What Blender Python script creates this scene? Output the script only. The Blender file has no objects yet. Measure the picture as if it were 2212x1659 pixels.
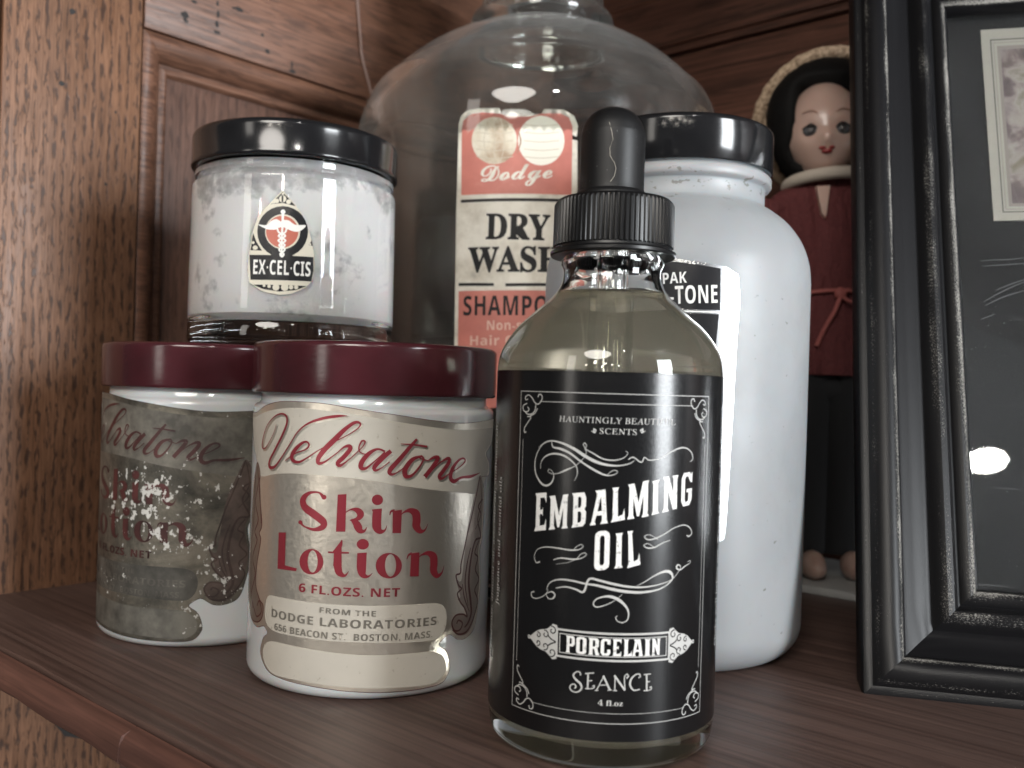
# -*- coding: utf-8 -*-
# Old cosmetic jars, an oil dropper bottle, a big glass jug, a doll and a picture frame on a dark wooden shelf.
import bpy, bmesh, math, random
from mathutils import Vector, Matrix
from mathutils.geometry import tessellate_polygon
random.seed(7)
SC = bpy.context.scene
COL = SC.collection
MM = 0.001

# ------------------------------------------------------------------ camera
cam_data = bpy.data.cameras.new('camera')
cam = bpy.data.objects.new('camera', cam_data)
COL.objects.link(cam)
cam_data.sensor_width = 36.0
cam_data.lens = 32.55
cam_data.clip_start = 0.005
cam_data.clip_end = 20.0
cam_data.shift_y = -10.5 / 2212.0 * -1.0
cam.location = (0, 0, 0.073)
cam.rotation_euler = (Matrix.Rotation(math.radians(90), 3, 'X') @ Matrix.Rotation(math.radians(1.7), 3, 'Z')).to_euler()
cam_data.dof.use_dof = True
cam_data.dof.focus_distance = 0.215
cam_data.dof.aperture_fstop = 19.0
SC.camera = cam

# ------------------------------------------------------------------ world: the dim room light
world = bpy.data.worlds.new('World')
SC.world = world
world.use_nodes = True
wnt = world.node_tree
bgn = wnt.nodes['Background']
bgn.inputs['Strength'].default_value = 0.17
wtc = wnt.nodes.new('ShaderNodeTexCoord')
wno = wnt.nodes.new('ShaderNodeTexNoise'); wno.inputs['Scale'].default_value = 2.6; wno.inputs['Detail'].default_value = 3
wrp = wnt.nodes.new('ShaderNodeValToRGB')
wrp.color_ramp.elements[0].position = 0.36; wrp.color_ramp.elements[0].color = (0.03, 0.03, 0.03, 1)
wrp.color_ramp.elements[1].position = 0.68; wrp.color_ramp.elements[1].color = (0.60, 0.60, 0.62, 1)
wnt.links.new(wtc.outputs['Generated'], wno.inputs['Vector'])
wnt.links.new(wno.outputs['Fac'], wrp.inputs['Fac'])
wnt.links.new(wrp.outputs['Color'], bgn.inputs['Color'])

# ------------------------------------------------------------------ lamps: a tall shop window on the right, added fills at front and left, small bulbs
def area(name, loc, target, sx, sy, power, color):
    l = bpy.data.lights.new(name, 'AREA'); l.shape = 'RECTANGLE'; l.size = sx; l.size_y = sy; l.energy = power; l.color = color
    o = bpy.data.objects.new(name, l); COL.objects.link(o); o.location = loc
    o.rotation_euler = (Vector(target) - Vector(loc)).to_track_quat('-Z', 'Y').to_euler()
    return o
area('window_light', (1.22, -0.80, 0.18), (0, 0.24, 0.10), 0.42, 0.90, 34.0, (0.93, 0.97, 1.0))
area('front_fill', (-0.50, -1.30, 0.98), (-0.02, 0.25, 0.08), 0.8, 0.6, 15.0, (1.0, 0.95, 0.88))  # added front fill, set high so upright labels do not mirror it
area('left_fill', (-1.1, -0.95, 0.30), (0, 0.25, 0.08), 0.22, 0.9, 2.2, (1.0, 0.95, 0.88))  # unseen soft lamp added to brighten the left sides
bpy.data.lights['front_fill'].shape = 'ELLIPSE'
def bulb(name, loc, rad, power, color=(1, 0.93, 0.82)):
    l = bpy.data.lights.new(name, 'POINT'); l.shadow_soft_size = rad; l.energy = power; l.color = color
    o = bpy.data.objects.new(name, l); COL.objects.link(o); o.location = loc
for i, (bx, by, bz, br, bp) in enumerate([(-0.50, -1.2, 0.55, 0.03, 1.92), (-0.28, -1.5, 0.60, 0.03, 1.92), (-0.10, -1.7, 0.55, 0.03, 1.92), (-0.75, -1.2, 0.42, 0.02, 1.12), (0.12, -1.7, 0.50, 0.026, 1.60), (-0.36, -1.4, 0.36, 0.018, 0.96)]):
    bulb('ceiling_bulb', (bx, by, bz), br, bp)
lb = area('lamp_disc', (0.164, -0.68, 0.727), (0.12, 0.24, 0.06), 0.050, 0.030, 1.0, (1, 0.97, 0.92)); lb.data.shape = 'ELLIPSE'

# ------------------------------------------------------------------ exposure and render settings
SC.view_settings.view_transform = 'Standard'
SC.view_settings.look = 'None'
SC.view_settings.exposure = 0.33
SC.view_settings.gamma = 1.0
SC.view_settings.use_curve_mapping = False
SC.render.engine = 'CYCLES'
SC.cycles.use_denoising = True
SC.cycles.max_bounces = 16
SC.cycles.transmission_bounces = 14
SC.cycles.transparent_max_bounces = 16
SC.cycles.sample_clamp_indirect = 40.0
SC.cycles.caustics_reflective = True
SC.cycles.caustics_refractive = True

# ------------------------------------------------------------------ helpers: materials
def newmat(name):
    m = bpy.data.materials.new(name); m.use_nodes = True
    nt = m.node_tree
    return m, nt, nt.nodes['Principled BSDF'], nt.nodes['Material Output']
def pm(name, col, rough=0.5, metal=0.0, **kw):
    m, nt, b, o = newmat(name)
    b.inputs['Base Color'].default_value = (*col, 1); b.inputs['Roughness'].default_value = rough; b.inputs['Metallic'].default_value = metal
    for k, v in kw.items(): b.inputs[k.replace('_', ' ')].default_value = v
    return m
def N(nt, t, **kw):
    n = nt.nodes.new(t)
    for k, v in kw.items():
        if hasattr(n, k): setattr(n, k, v)
        else: n.inputs[k.replace('_', ' ')].default_value = v
    return n
def ramp(nt, src, stops, link=True):
    r = nt.nodes.new('ShaderNodeValToRGB')
    while len(r.color_ramp.elements) < len(stops): r.color_ramp.elements.new(0.5)
    for e, (p, c) in zip(r.color_ramp.elements, stops):
        e.position = p; e.color = (*c, 1) if len(c) == 3 else c
    nt.links.new(src, r.inputs['Fac'])
    return r
def coords(nt, scale, src='Object', rot=None):
    tc = nt.nodes.new('ShaderNodeTexCoord'); mp = nt.nodes.new('ShaderNodeMapping')
    mp.inputs['Scale'].default_value = scale
    if rot: mp.inputs['Rotation'].default_value = rot
    nt.links.new(tc.outputs[src], mp.inputs['Vector'])
    return mp.outputs['Vector']
def noise(nt, vec, scale=1.0, detail=3.0, rough=0.55, dist=0.0):
    n = nt.nodes.new('ShaderNodeTexNoise'); n.inputs['Scale'].default_value = scale; n.inputs['Detail'].default_value = detail
    n.inputs['Roughness'].default_value = rough; n.inputs['Distortion'].default_value = dist
    nt.links.new(vec, n.inputs['Vector'])
    return n.outputs['Fac']
def mixc(nt, fac, a, b, mode='MIX'):
    n = nt.nodes.new('ShaderNodeMix'); n.data_type = 'RGBA'; n.blend_type = mode
    for s, v in ((0, fac), (6, a), (7, b)):
        if isinstance(v, (int, float)): n.inputs[s].default_value = v
        elif isinstance(v, tuple): n.inputs[s].default_value = (*v, 1) if len(v) == 3 else v
        else: nt.links.new(v, n.inputs[s])
    return n.outputs[2]
def mth(nt, op, a, b=0.0):
    n = nt.nodes.new('ShaderNodeMath'); n.operation = op
    for i, v in ((0, a), (1, b)):
        if isinstance(v, (int, float)): n.inputs[i].default_value = v
        else: nt.links.new(v, n.inputs[i])
    return n.outputs[0]
def bump(nt, b, h, strength=0.3, dist=0.0003):
    n = nt.nodes.new('ShaderNodeBump'); n.inputs['Strength'].default_value = strength; n.inputs['Distance'].default_value = dist
    nt.links.new(h, n.inputs['Height']); nt.links.new(n.outputs['Normal'], b.inputs['Normal'])
    return n

def wood(name, dark, mid, light, axis, pore=1.0, rough=0.45, across=450.0, along=60.0, cols=0.0, spots=0.0):
    m, nt, b, o = newmat(name)
    def sc(ac, al): return tuple(al if i == axis else ac for i in range(3))
    v1 = coords(nt, sc(across * 0.22, along * 0.14)); 
    n1 = noise(nt, v1, 1.0, 4, 0.6, 0.6)
    v2 = coords(nt, sc(across, along)); n2 = noise(nt, v2, 1.0, 3.0, 0.6, 0.35)
    v3 = coords(nt, sc(across * 2.6, along * 0.5)); n3 = noise(nt, v3, 1.0, 2, 0.5)
    v4 = coords(nt, sc(28, 16)); n4 = noise(nt, v4, 1.0, 4, 0.6)
    c = ramp(nt, n1, [(0.30, mid), (0.52, light), (0.72, mid)]).outputs['Color']
    f3 = ramp(nt, n3, [(0.40, (0.62,) * 3), (0.62, (1.08,) * 3)]).outputs['Color']
    c = mixc(nt, 0.8, c, f3, 'MULTIPLY')
    f4 = ramp(nt, n4, [(0.3, (0.72,) * 3), (0.7, (1.12,) * 3)]).outputs['Color']
    c = mixc(nt, 0.85, c, f4, 'MULTIPLY')
    if cols:                                  # open pores of quarter-sawn oak: short dashes strung out in columns
        tcc = nt.nodes.new('ShaderNodeTexCoord'); spx = nt.nodes.new('ShaderNodeSeparateXYZ'); nt.links.new(tcc.outputs['Object'], spx.inputs[0])
        wob = noise(nt, coords(nt, (60, 60, 12)), 1, 2)
        ph = mth(nt, 'ADD', mth(nt, 'MULTIPLY', spx.outputs['Y'], 2 * math.pi / cols), mth(nt, 'MULTIPLY', wob, 9.0))
        n2 = mth(nt, 'SUBTRACT', n2, mth(nt, 'MULTIPLY', mth(nt, 'SINE', ph), 0.085))
    pr = ramp(nt, n2, [(0.36, (1, 1, 1)), (0.47, (0, 0, 0))] if cols else [(0.40, (1, 1, 1)), (0.50, (0, 0, 0))]).outputs['Color']
    pf = mth(nt, 'MULTIPLY', pr, pore)
    c = mixc(nt, pf, c, dark)
    if spots:
        v5 = coords(nt, (55, 55, 55)); vo = nt.nodes.new('ShaderNodeTexVoronoi'); nt.links.new(v5, vo.inputs['Vector'])
        vo.inputs['Randomness'].default_value = 1.0
        sp = ramp(nt, vo.outputs['Distance'], [(0.05, (1, 1, 1)), (0.11, (0, 0, 0))]).outputs['Color']
        c = mixc(nt, mth(nt, 'MULTIPLY', sp, spots), c, (0.012, 0.009, 0.008))
    nt.links.new(c, b.inputs['Base Color'])
    rr = ramp(nt, n1, [(0.3, (rough - 0.06,) * 3), (0.7, (rough + 0.12,) * 3)]).outputs['Color']
    nt.links.new(rr, b.inputs['Roughness'])
    hh = mth(nt, 'SUBTRACT', mth(nt, 'MULTIPLY', n3, 0.35), mth(nt, 'MULTIPLY', pf, 0.8))
    bump(nt, b, hh, 0.35, 0.0004)
    b.inputs['Specular IOR Level'].default_value = 0.35
    return m

# ------------------------------------------------------------------ helpers: meshes (numbers in millimetres)
def link(name, me, parent=None, loc=None):
    o = bpy.data.objects.new(name, me); COL.objects.link(o)
    if parent: o.parent = parent
    if loc: o.location = loc
    return o
def thing(name, label, cat, loc, rotz=0.0, group=None):
    o = bpy.data.objects.new(name, None); COL.objects.link(o)
    o.empty_display_size = 0.02
    o.location = [c * MM for c in loc]; o.rotation_euler = (0, 0, rotz)
    o['label'] = label; o['category'] = cat
    if group: o['group'] = group
    return o
def finish(bm, name, mats, parent=None, smooth=True, angle=40, normals=True):
    if normals: bmesh.ops.recalc_face_normals(bm, faces=bm.faces)
    me = bpy.data.meshes.new(name); bm.to_mesh(me); bm.free()
    for v in me.vertices: v.co *= MM
    for m in (mats if isinstance(mats, (list, tuple)) else [mats]): me.materials.append(m)
    if smooth:
        me.shade_smooth(); me.set_sharp_from_angle(angle=math.radians(angle))
    return link(name, me, parent)
def lathe(prof, n=96, closed=False, sx=1.0, sy=1.0, bm=None, c=(0, 0)):
    bm = bm or bmesh.new(); rings = []
    for r, z in prof:
        if r < 1e-6: rings.append([bm.verts.new((c[0], c[1], z))])
        else: rings.append([bm.verts.new((c[0] + r * sx * math.cos(2 * math.pi * i / n), c[1] + r * sy * math.sin(2 * math.pi * i / n), z)) for i in range(n)])
    pairs = list(zip(rings, rings[1:])) + ([(rings[-1], rings[0])] if closed else [])
    for a, b in pairs:
        for i in range(n):
            k = (i + 1) % n
            f = [a[i % len(a)], a[k % len(a)], b[k % len(b)], b[i % len(b)]]
            f = list(dict.fromkeys(f))
            if len(f) > 2: bm.faces.new(f)
    return bm
def arc(cx, cz, r, a0, a1, n=8):
    return [(cx + r * math.cos(math.radians(a0 + (a1 - a0) * i / n)), cz + r * math.sin(math.radians(a0 + (a1 - a0) * i / n))) for i in range(n + 1)]
def cr(pts, step, closed=False):
    # Catmull-Rom through points of any dimension
    n = len(pts); out = []
    segs = n if closed else n - 1
    for i in range(segs):
        P = [pts[(i + k) % n] if closed else pts[min(max(i + k, 0), n - 1)] for k in (-1, 0, 1, 2)]
        L = math.dist(P[1][:2] if len(P[1]) < 4 else P[1], P[2][:2] if len(P[2]) < 4 else P[2])
        m = max(1, min(14, int(L / step)))
        for k in range(m):
            t = k / m
            out.append([0.5 * (2 * b + (c - a) * t + (2 * a - 5 * b + 4 * c - d) * t * t + (3 * b - a - 3 * c + d) * t ** 3) for a, b, c, d in zip(*P)])
    if not closed: out.append(list(pts[-1]))
    return out
def smooth_prof(p, step=0.6): return [(max(a, 0.0), b) for a, b in cr([list(q) for q in p], step)]
def box(bm, x0, y0, z0, x1, y1, z1):
    v = [bm.verts.new((x, y, z)) for x in (x0, x1) for y in (y0, y1) for z in (z0, z1)]
    for f in ((0, 1, 3, 2), (4, 6, 7, 5), (0, 4, 5, 1), (2, 3, 7, 6), (0, 2, 6, 4), (1, 5, 7, 3)): bm.faces.new([v[i] for i in f])
    return bm
def bevel(bm, w, seg=2):
    bmesh.ops.bevel(bm, geom=list(bm.edges), offset=w, segments=seg, affect='EDGES', profile=0.5)
    return bm
def tube(pts, rad, n=8, bm=None, step=1.0, smooth=True):
    bm = bm or bmesh.new()
    P = [Vector(p) for p in (cr([list(p) for p in pts], step) if smooth else pts)]
    R = rad if callable(rad) else (lambda t: rad)
    rings = []; up = Vector((0, 0, 1))
    for i, p in enumerate(P):
        d = (P[min(i + 1, len(P) - 1)] - P[max(i - 1, 0)]).normalized()
        a = d.cross(up)
        if a.length < 0.1: a = d.cross(Vector((1, 0, 0)))
        a.normalize(); b = d.cross(a); r = R(i / (len(P) - 1))
        rings.append([bm.verts.new(p + a * (r * math.cos(2 * math.pi * k / n)) + b * (r * math.sin(2 * math.pi * k / n))) for k in range(n)])
        if i > 0 and (rings[-2][0].co - rings[-1][0].co).length > (rings[-2][0].co - rings[-1][n // 2].co).length:
            rings[-1] = rings[-1][n // 2:] + rings[-1][:n // 2]
    for a, b in zip(rings, rings[1:]):
        for k in range(n): bm.faces.new((a[k], a[(k + 1) % n], b[(k + 1) % n], b[k]))
    bm.faces.new(rings[0]); bm.faces.new(rings[-1])
    return bm
def ball(bm, c, rx, ry, rz, u=20, v=14):
    m = Matrix.Translation(c) @ Matrix.Diagonal((rx, ry, rz, 1))
    bmesh.ops.create_uvsphere(bm, u_segments=u, v_segments=v, radius=1.0, matrix=m)
    return bm

# ------------------------------------------------------------------ printed labels: flat artwork in mm, wrapped round a cylinder
ART = {
'dropper': [
["p","K",[[[-75.3,6.8],[75.3,6.8],[75.3,76.8],[-75.3,76.8]]],0],
["p","W",[[[-16.99,45.36],[-14.27,45.9],[-14.29,48.07],[-14.65,46.84],[-15.74,46.56],[-15.74,48.83],[-15.29,48.91],[-15.07,48.51],[-15.08,50.27],[-15.29,49.72],[-15.74,49.64],[-15.74,51.99],[-14.74,52.15],[-14.32,51.12],[-14.34,53.15],[-16.93,52.76],[-16.67,52.06],[-16.7,46.15]]],0],
["p","W",[[[-13.63,46.01],[-12.25,46.27],[-12.53,46.86],[-12.53,50.11],[-11.77,46.68],[-11.38,46.75],[-10.63,50.58],[-10.64,47.2],[-10.91,46.51],[-9.61,46.73],[-9.84,47.34],[-9.82,52.54],[-9.66,53.22],[-10.74,53.03],[-11.53,49.12],[-12.41,52.73],[-13.65,52.5],[-13.35,51.91],[-13.34,46.71]]],0],
["p","W",[[[-8.88,46.85],[-6.65,47.33],[-6.24,47.92],[-6.15,48.71],[-6.13,50.11],[-6.45,50.63],[-6.17,51.13],[-6.16,52.79],[-6.54,53.76],[-8.93,53.42],[-8.64,52.81],[-8.61,47.57]],[[-7.73,47.88],[-7.24,47.98],[-7.02,48.41],[-7.01,49.7],[-7.23,50.11],[-7.73,50.02]],[[-7.73,50.74],[-7.28,50.81],[-7.06,51.24],[-7.05,52.53],[-7.27,52.88],[-7.72,52.82]]],0],
["p","W",[[[-5.35,47.54],[-4.19,47.76],[-4.42,48.3],[-4.14,49.45],[-3.08,49.64],[-3.07,48.54],[-3.37,47.91],[-1.94,48.16],[-2.15,48.77],[-2.57,54.52],[-4.45,54.18],[-4.06,53.6],[-5.03,48.25]],[[-3.96,50.26],[-3.1,50.42],[-3.33,53.22]]],0],
["p","W",[[[-1.4,48.31],[1.25,48.91],[1.09,51.03],[0.81,49.83],[-0.11,49.44],[-0.25,54.36],[-0.02,55.03],[-1.28,54.85],[-1.07,54.23],[-1.09,49.03]]],0],
["p","W",[[[1.68,48.96],[3.07,49.19],[2.78,49.81],[2.78,53.13],[3.56,49.6],[3.97,49.67],[4.73,53.66],[4.76,50.13],[4.48,49.41],[5.92,49.61],[5.65,50.26],[5.58,55.74],[5.73,56.46],[4.58,56.21],[3.79,52.13],[2.89,55.82],[1.71,55.54],[1.98,54.95],[1.97,49.67]]],0],
["p","W",[[[6.46,49.82],[7.99,50.15],[7.73,50.67],[7.64,55.94],[7.87,56.58],[6.4,56.21],[6.66,55.7],[6.72,50.45]]],0],
["p","W",[[[8.67,50.27],[10.14,50.51],[9.82,51.13],[9.82,54.47],[11.08,50.78],[11.98,50.91],[11.9,56.72],[12.19,57.41],[10.75,57.25],[11.04,56.62],[11.06,53.97],[9.92,57.16],[8.72,57.01],[9.05,56.38],[9.02,51.0]]],0],
["p","W",[[[13.57,51.3],[15.15,51.49],[15.8,52.58],[15.81,54.76],[14.38,54.61],[14.38,53.97],[14.88,54.03],[14.87,52.36],[14.1,52.07],[13.89,52.5],[13.89,56.49],[14.11,57.03],[14.72,57.1],[15.35,56.0],[15.82,55.92],[15.84,57.98],[15.42,57.42],[15.07,57.9],[13.56,57.74],[13.03,56.64],[13.05,52.26]]],0],
["s","G",[[-16.47,61.75,0.065],[-15.0,62.85,0.131],[-13.45,63.22,0.218],[-11.1,62.84,0.393],[-8.73,61.87,0.524],[-6.45,60.56,0.568],[-4.23,59.57,0.524],[-2.05,59.12,0.393],[0.12,59.12,0.218],[1.85,59.56,0.153],[2.72,60.12,0.087]],0,0],
["s","G",[[-13.5,63.22,0.131],[-13.21,62.06,0.262],[-11.55,61.78,0.437],[-9.63,61.05,0.393],[-7.31,59.54,0.306],[-5.06,58.23,0.393],[-3.08,57.34,0.306],[-1.77,57.17,0.175],[-0.7,57.54,0.109],[-0.39,58.02,0.109],[-1.16,58.17,0.109],[-1.9,57.71,0.087],[-2.42,57.15,0.065]],0,0],
["s","G",[[-13.58,63.15,0.065],[-15.39,62.49,0.109],[-16.72,60.84,0.153],[-17.31,58.78,0.196],[-16.99,56.57,0.262],[-15.66,54.89,0.349],[-14.31,54.51,0.349],[-13.18,55.31,0.262],[-12.85,56.66,0.131],[-13.38,57.51,0.087],[-14.03,57.69,0.087],[-14.15,57.23,0.087],[-13.36,56.89,0.109],[-11.88,57.07,0.131],[-10.46,57.71,0.306],[-8.63,58.59,0.109],[-7.31,59.75,0.109],[-6.46,61.0,0.109],[-6.6,62.08,0.109],[-7.05,62.82,0.109],[-6.75,63.17,0.131],[-6.38,62.64,0.131],[-6.71,62.03,0.131]],0,0],
["s","G",[[-15.9,57.66,0.087],[-15.81,58.89,0.131],[-14.9,60.07,0.218],[-13.24,60.73,0.306],[-11.27,60.63,0.349],[-9.59,59.85,0.262],[-8.29,58.61,0.196],[-8.02,57.2,0.131],[-8.55,55.86,0.065]],0,0],
["s","G",[[-6.71,62.03,0.131],[-5.15,61.27,0.218],[-3.16,60.27,0.218],[-1.0,60.09,0.196],[0.72,60.62,0.131],[1.46,61.5,0.087],[1.01,61.86,0.087]],0,0],
["s","G",[[1.61,60.31,0.131],[2.48,60.77,0.175],[4.07,59.82,0.196],[4.68,60.74,0.175],[5.42,60.32,0.153],[6.36,60.28,0.196],[8.27,60.73,0.131],[10.26,61.83,0.218],[12.41,62.59,0.262],[14.18,62.47,0.218],[15.48,61.56,0.196],[15.79,60.44,0.175],[15.07,59.89,0.109]],0,0],
["s","G",[[-21.74,10.27,0.13],[20.6,10.27,0.13],[20.6,72.63,0.13],[-21.74,72.63,0.13]],1,1],
["s","G",[[-16.54,70.73,0.11],[15.4,70.73,0.11]],0,1],
["s","G",[[-16.54,12.17,0.08],[15.4,12.17,0.08]],0,1],
["s","G",[[-20.74,63.13,0.08],[-20.74,19.27,0.08]],0,1],
["s","G",[[19.6,63.13,0.08],[19.6,19.27,0.08]],0,1],
["s","G",[[-17.02,71.52,0.2],[-16.81,72.06,0.2],[-16.25,72.03,0.2],[-15.98,71.48,0.2],[-16.28,70.65,0.2],[-17.03,70.17,0.2],[-17.86,70.53,0.2],[-18.49,71.3,0.2],[-19.45,71.91,0.2],[-20.41,71.47,0.2],[-20.28,70.91,0.2],[-19.67,71.09,0.2]],0,0],
["s","G",[[-19.86,70.24,0.2],[-20.94,69.75,0.2],[-20.9,68.85,0.2],[-19.79,68.55,0.2],[-19.27,69.13,0.2],[-19.73,69.52,0.2]],0,0],
["s","G",[[-17.54,70.09,0.2],[-17.65,69.08,0.2],[-18.37,68.26,0.2],[-19.61,68.1,0.2],[-20.45,68.64,0.2]],0,0],
["s","G",[[-17.08,69.32,0.2],[-17.71,68.36,0.2],[-19.11,67.71,0.2]],0,0],
["s","G",[[-19.75,67.64,0.2],[-18.7,67.55,0.2],[-19.48,66.52,0.2],[-20.41,65.35,0.2],[-20.37,64.44,0.2],[-19.91,64.65,0.2]],0,0],
["s","G",[[15.88,71.52,0.2],[15.67,72.06,0.2],[15.11,72.03,0.2],[14.84,71.48,0.2],[15.14,70.65,0.2],[15.89,70.17,0.2],[16.72,70.53,0.2],[17.35,71.3,0.2],[18.31,71.91,0.2],[19.27,71.47,0.2],[19.14,70.91,0.2],[18.53,71.09,0.2]],0,0],
["s","G",[[18.72,70.24,0.2],[19.8,69.75,0.2],[19.76,68.85,0.2],[18.65,68.55,0.2],[18.13,69.13,0.2],[18.59,69.52,0.2]],0,0],
["s","G",[[16.4,70.09,0.2],[16.51,69.08,0.2],[17.23,68.26,0.2],[18.47,68.1,0.2],[19.31,68.64,0.2]],0,0],
["s","G",[[15.94,69.32,0.2],[16.57,68.36,0.2],[17.97,67.71,0.2]],0,0],
["s","G",[[18.61,67.64,0.2],[17.56,67.55,0.2],[18.34,66.52,0.2],[19.27,65.35,0.2],[19.23,64.44,0.2],[18.77,64.65,0.2]],0,0],
["s","G",[[-17.02,11.38,0.2],[-16.81,10.84,0.2],[-16.25,10.87,0.2],[-15.98,11.42,0.2],[-16.28,12.25,0.2],[-17.03,12.73,0.2],[-17.86,12.37,0.2],[-18.49,11.6,0.2],[-19.45,10.99,0.2],[-20.41,11.43,0.2],[-20.28,11.99,0.2],[-19.67,11.81,0.2]],0,0],
["s","G",[[-19.86,12.66,0.2],[-20.94,13.15,0.2],[-20.9,14.05,0.2],[-19.79,14.35,0.2],[-19.27,13.77,0.2],[-19.73,13.38,0.2]],0,0],
["s","G",[[-17.54,12.81,0.2],[-17.65,13.82,0.2],[-18.37,14.64,0.2],[-19.61,14.8,0.2],[-20.45,14.26,0.2]],0,0],
["s","G",[[-17.08,13.58,0.2],[-17.71,14.54,0.2],[-19.11,15.19,0.2]],0,0],
["s","G",[[-19.75,15.26,0.2],[-18.7,15.35,0.2],[-19.48,16.38,0.2],[-20.41,17.55,0.2],[-20.37,18.46,0.2],[-19.91,18.25,0.2]],0,0],
["s","G",[[15.88,11.38,0.2],[15.67,10.84,0.2],[15.11,10.87,0.2],[14.84,11.42,0.2],[15.14,12.25,0.2],[15.89,12.73,0.2],[16.72,12.37,0.2],[17.35,11.6,0.2],[18.31,10.99,0.2],[19.27,11.43,0.2],[19.14,11.99,0.2],[18.53,11.81,0.2]],0,0],
["s","G",[[18.72,12.66,0.2],[19.8,13.15,0.2],[19.76,14.05,0.2],[18.65,14.35,0.2],[18.13,13.77,0.2],[18.59,13.38,0.2]],0,0],
["s","G",[[16.4,12.81,0.2],[16.51,13.82,0.2],[17.23,14.64,0.2],[18.47,14.8,0.2],[19.31,14.26,0.2]],0,0],
["s","G",[[15.94,13.58,0.2],[16.57,14.54,0.2],[17.97,15.19,0.2]],0,0],
["s","G",[[18.61,15.26,0.2],[17.56,15.35,0.2],[18.34,16.38,0.2],[19.27,17.55,0.2],[19.23,18.46,0.2],[18.77,18.25,0.2]],0,0],
["t","G","HAUNTINGLY BEAUTIFUL","serifn",[-12.01,67.0],[11.01,67.0],1.14],
["t","G","SCENTS","serifn",[-3.99,64.98],[3.01,64.98],1.09],
["s","G",[[-4.62,65.54,0.218],[-5.07,65.85,0.262],[-5.09,65.3,0.196],[-5.6,65.5,0.065]],0,0],
["s","G",[[-4.62,65.65,0.131],[-4.91,65.16,0.196],[-5.27,65.23,0.065]],0,0],
["s","G",[[3.7,65.79,0.218],[4.15,66.13,0.262],[4.21,65.59,0.196],[4.72,65.81,0.065]],0,0],
["s","G",[[3.7,65.9,0.131],[4.03,65.43,0.196],[4.39,65.53,0.065]],0,0],
["p","W",[[[-3.47,39.14],[-2.24,39.33],[-1.59,39.86],[-1.46,40.47],[-1.48,45.77],[-1.62,46.35],[-2.26,46.73],[-3.47,46.61],[-4.11,46.1],[-4.25,45.48],[-4.26,40.07],[-4.12,39.49]],[[-3.08,40.1],[-2.63,40.16],[-2.41,40.64],[-2.42,45.38],[-2.64,45.8],[-3.08,45.76],[-3.31,45.29],[-3.3,40.51]]],0],
["p","W",[[[-0.51,39.62],[1.08,39.87],[0.82,40.42],[0.74,45.84],[0.95,46.46],[-0.43,46.26],[-0.19,45.7],[-0.22,40.26]]],0],
["p","W",[[[1.93,39.77],[4.5,40.47],[4.17,42.68],[4.0,41.43],[3.13,41.0],[2.7,46.17],[2.85,46.87],[1.8,46.72],[2.0,46.05],[2.2,40.54]]],0],
["s","G",[[-15.35,39.64,0.233],[-16.22,39.4,0.21],[-16.72,40.53,0.116],[-16.02,41.93,0.116],[-14.04,42.66,0.186],[-11.38,42.72,0.233],[-8.87,42.61,0.279],[-7.19,42.87,0.163],[-6.45,43.51,0.116],[-6.86,43.83,0.116],[-7.68,43.41,0.116],[-8.38,42.65,0.07]],0,0],
["s","G",[[-12.34,40.38,0.116],[-10.81,40.9,0.233],[-8.33,40.91,0.279],[-6.67,41.28,0.163],[-5.75,42.05,0.116],[-6.04,42.33,0.116],[-6.92,41.96,0.116],[-7.61,41.09,0.093],[-9.29,40.23,0.07],[-11.79,39.62,0.047]],0,0],
["s","G",[[7.93,45.21,0.07],[6.12,46.1,0.116],[5.14,45.76,0.14],[5.77,45.2,0.186],[7.16,45.32,0.233],[9.23,46.15,0.21],[11.42,47.24,0.163],[13.84,47.71,0.186],[15.54,47.02,0.186],[16.05,45.91,0.163],[15.26,45.42,0.233],[14.64,45.7,0.14]],0,0],
["s","G",[[7.21,43.69,0.07],[5.92,44.43,0.116],[5.07,44.14,0.14],[5.7,43.62,0.21],[7.21,43.69,0.233],[9.01,44.52,0.186],[10.65,44.98,0.093]],0,0],
["s","G",[[-13.62,34.43,0.093],[-13.25,35.54,0.14],[-12.21,36.39,0.21],[-10.42,36.84,0.279],[-8.2,36.79,0.326],[-5.81,36.47,0.326],[-3.48,36.28,0.419],[-0.7,35.72,0.512],[2.11,35.32,0.512],[4.98,35.2,0.419],[7.99,35.57,0.279],[10.11,36.4,0.21],[11.43,37.61,0.326],[10.87,38.77,0.559],[9.47,39.01,0.466],[7.39,38.28,0.233],[5.41,37.16,0.14],[3.97,36.48,0.07]],0,0],
["s","G",[[-11.64,35.05,0.14],[-9.63,35.52,0.233],[-7.67,35.26,0.326],[-6.12,34.93,0.373],[-5.14,37.38,0.373],[-3.05,37.23,0.419],[-0.26,36.66,0.419],[2.55,36.25,0.373],[5.44,36.19,0.279],[8.48,36.6,0.186],[11.21,37.39,0.116],[12.93,38.91,0.116],[13.27,39.83,0.14],[12.52,40.07,0.279],[12.3,39.48,0.326],[13.24,39.13,0.233],[14.49,39.73,0.186],[15.84,40.21,0.093],[15.89,40.68,0.093],[15.13,40.51,0.093]],0,0],
["s","G",[[-16.46,33.64,0.21],[-17.12,33.41,0.186],[-17.03,32.59,0.186],[-15.96,32.41,0.163],[-14.54,32.99,0.14],[-13.46,33.86,0.14],[-12.4,34.24,0.233],[-11.81,33.73,0.279],[-12.23,32.97,0.233],[-13.16,32.84,0.163],[-13.67,33.59,0.116],[-13.22,34.6,0.07]],0,0],
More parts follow.
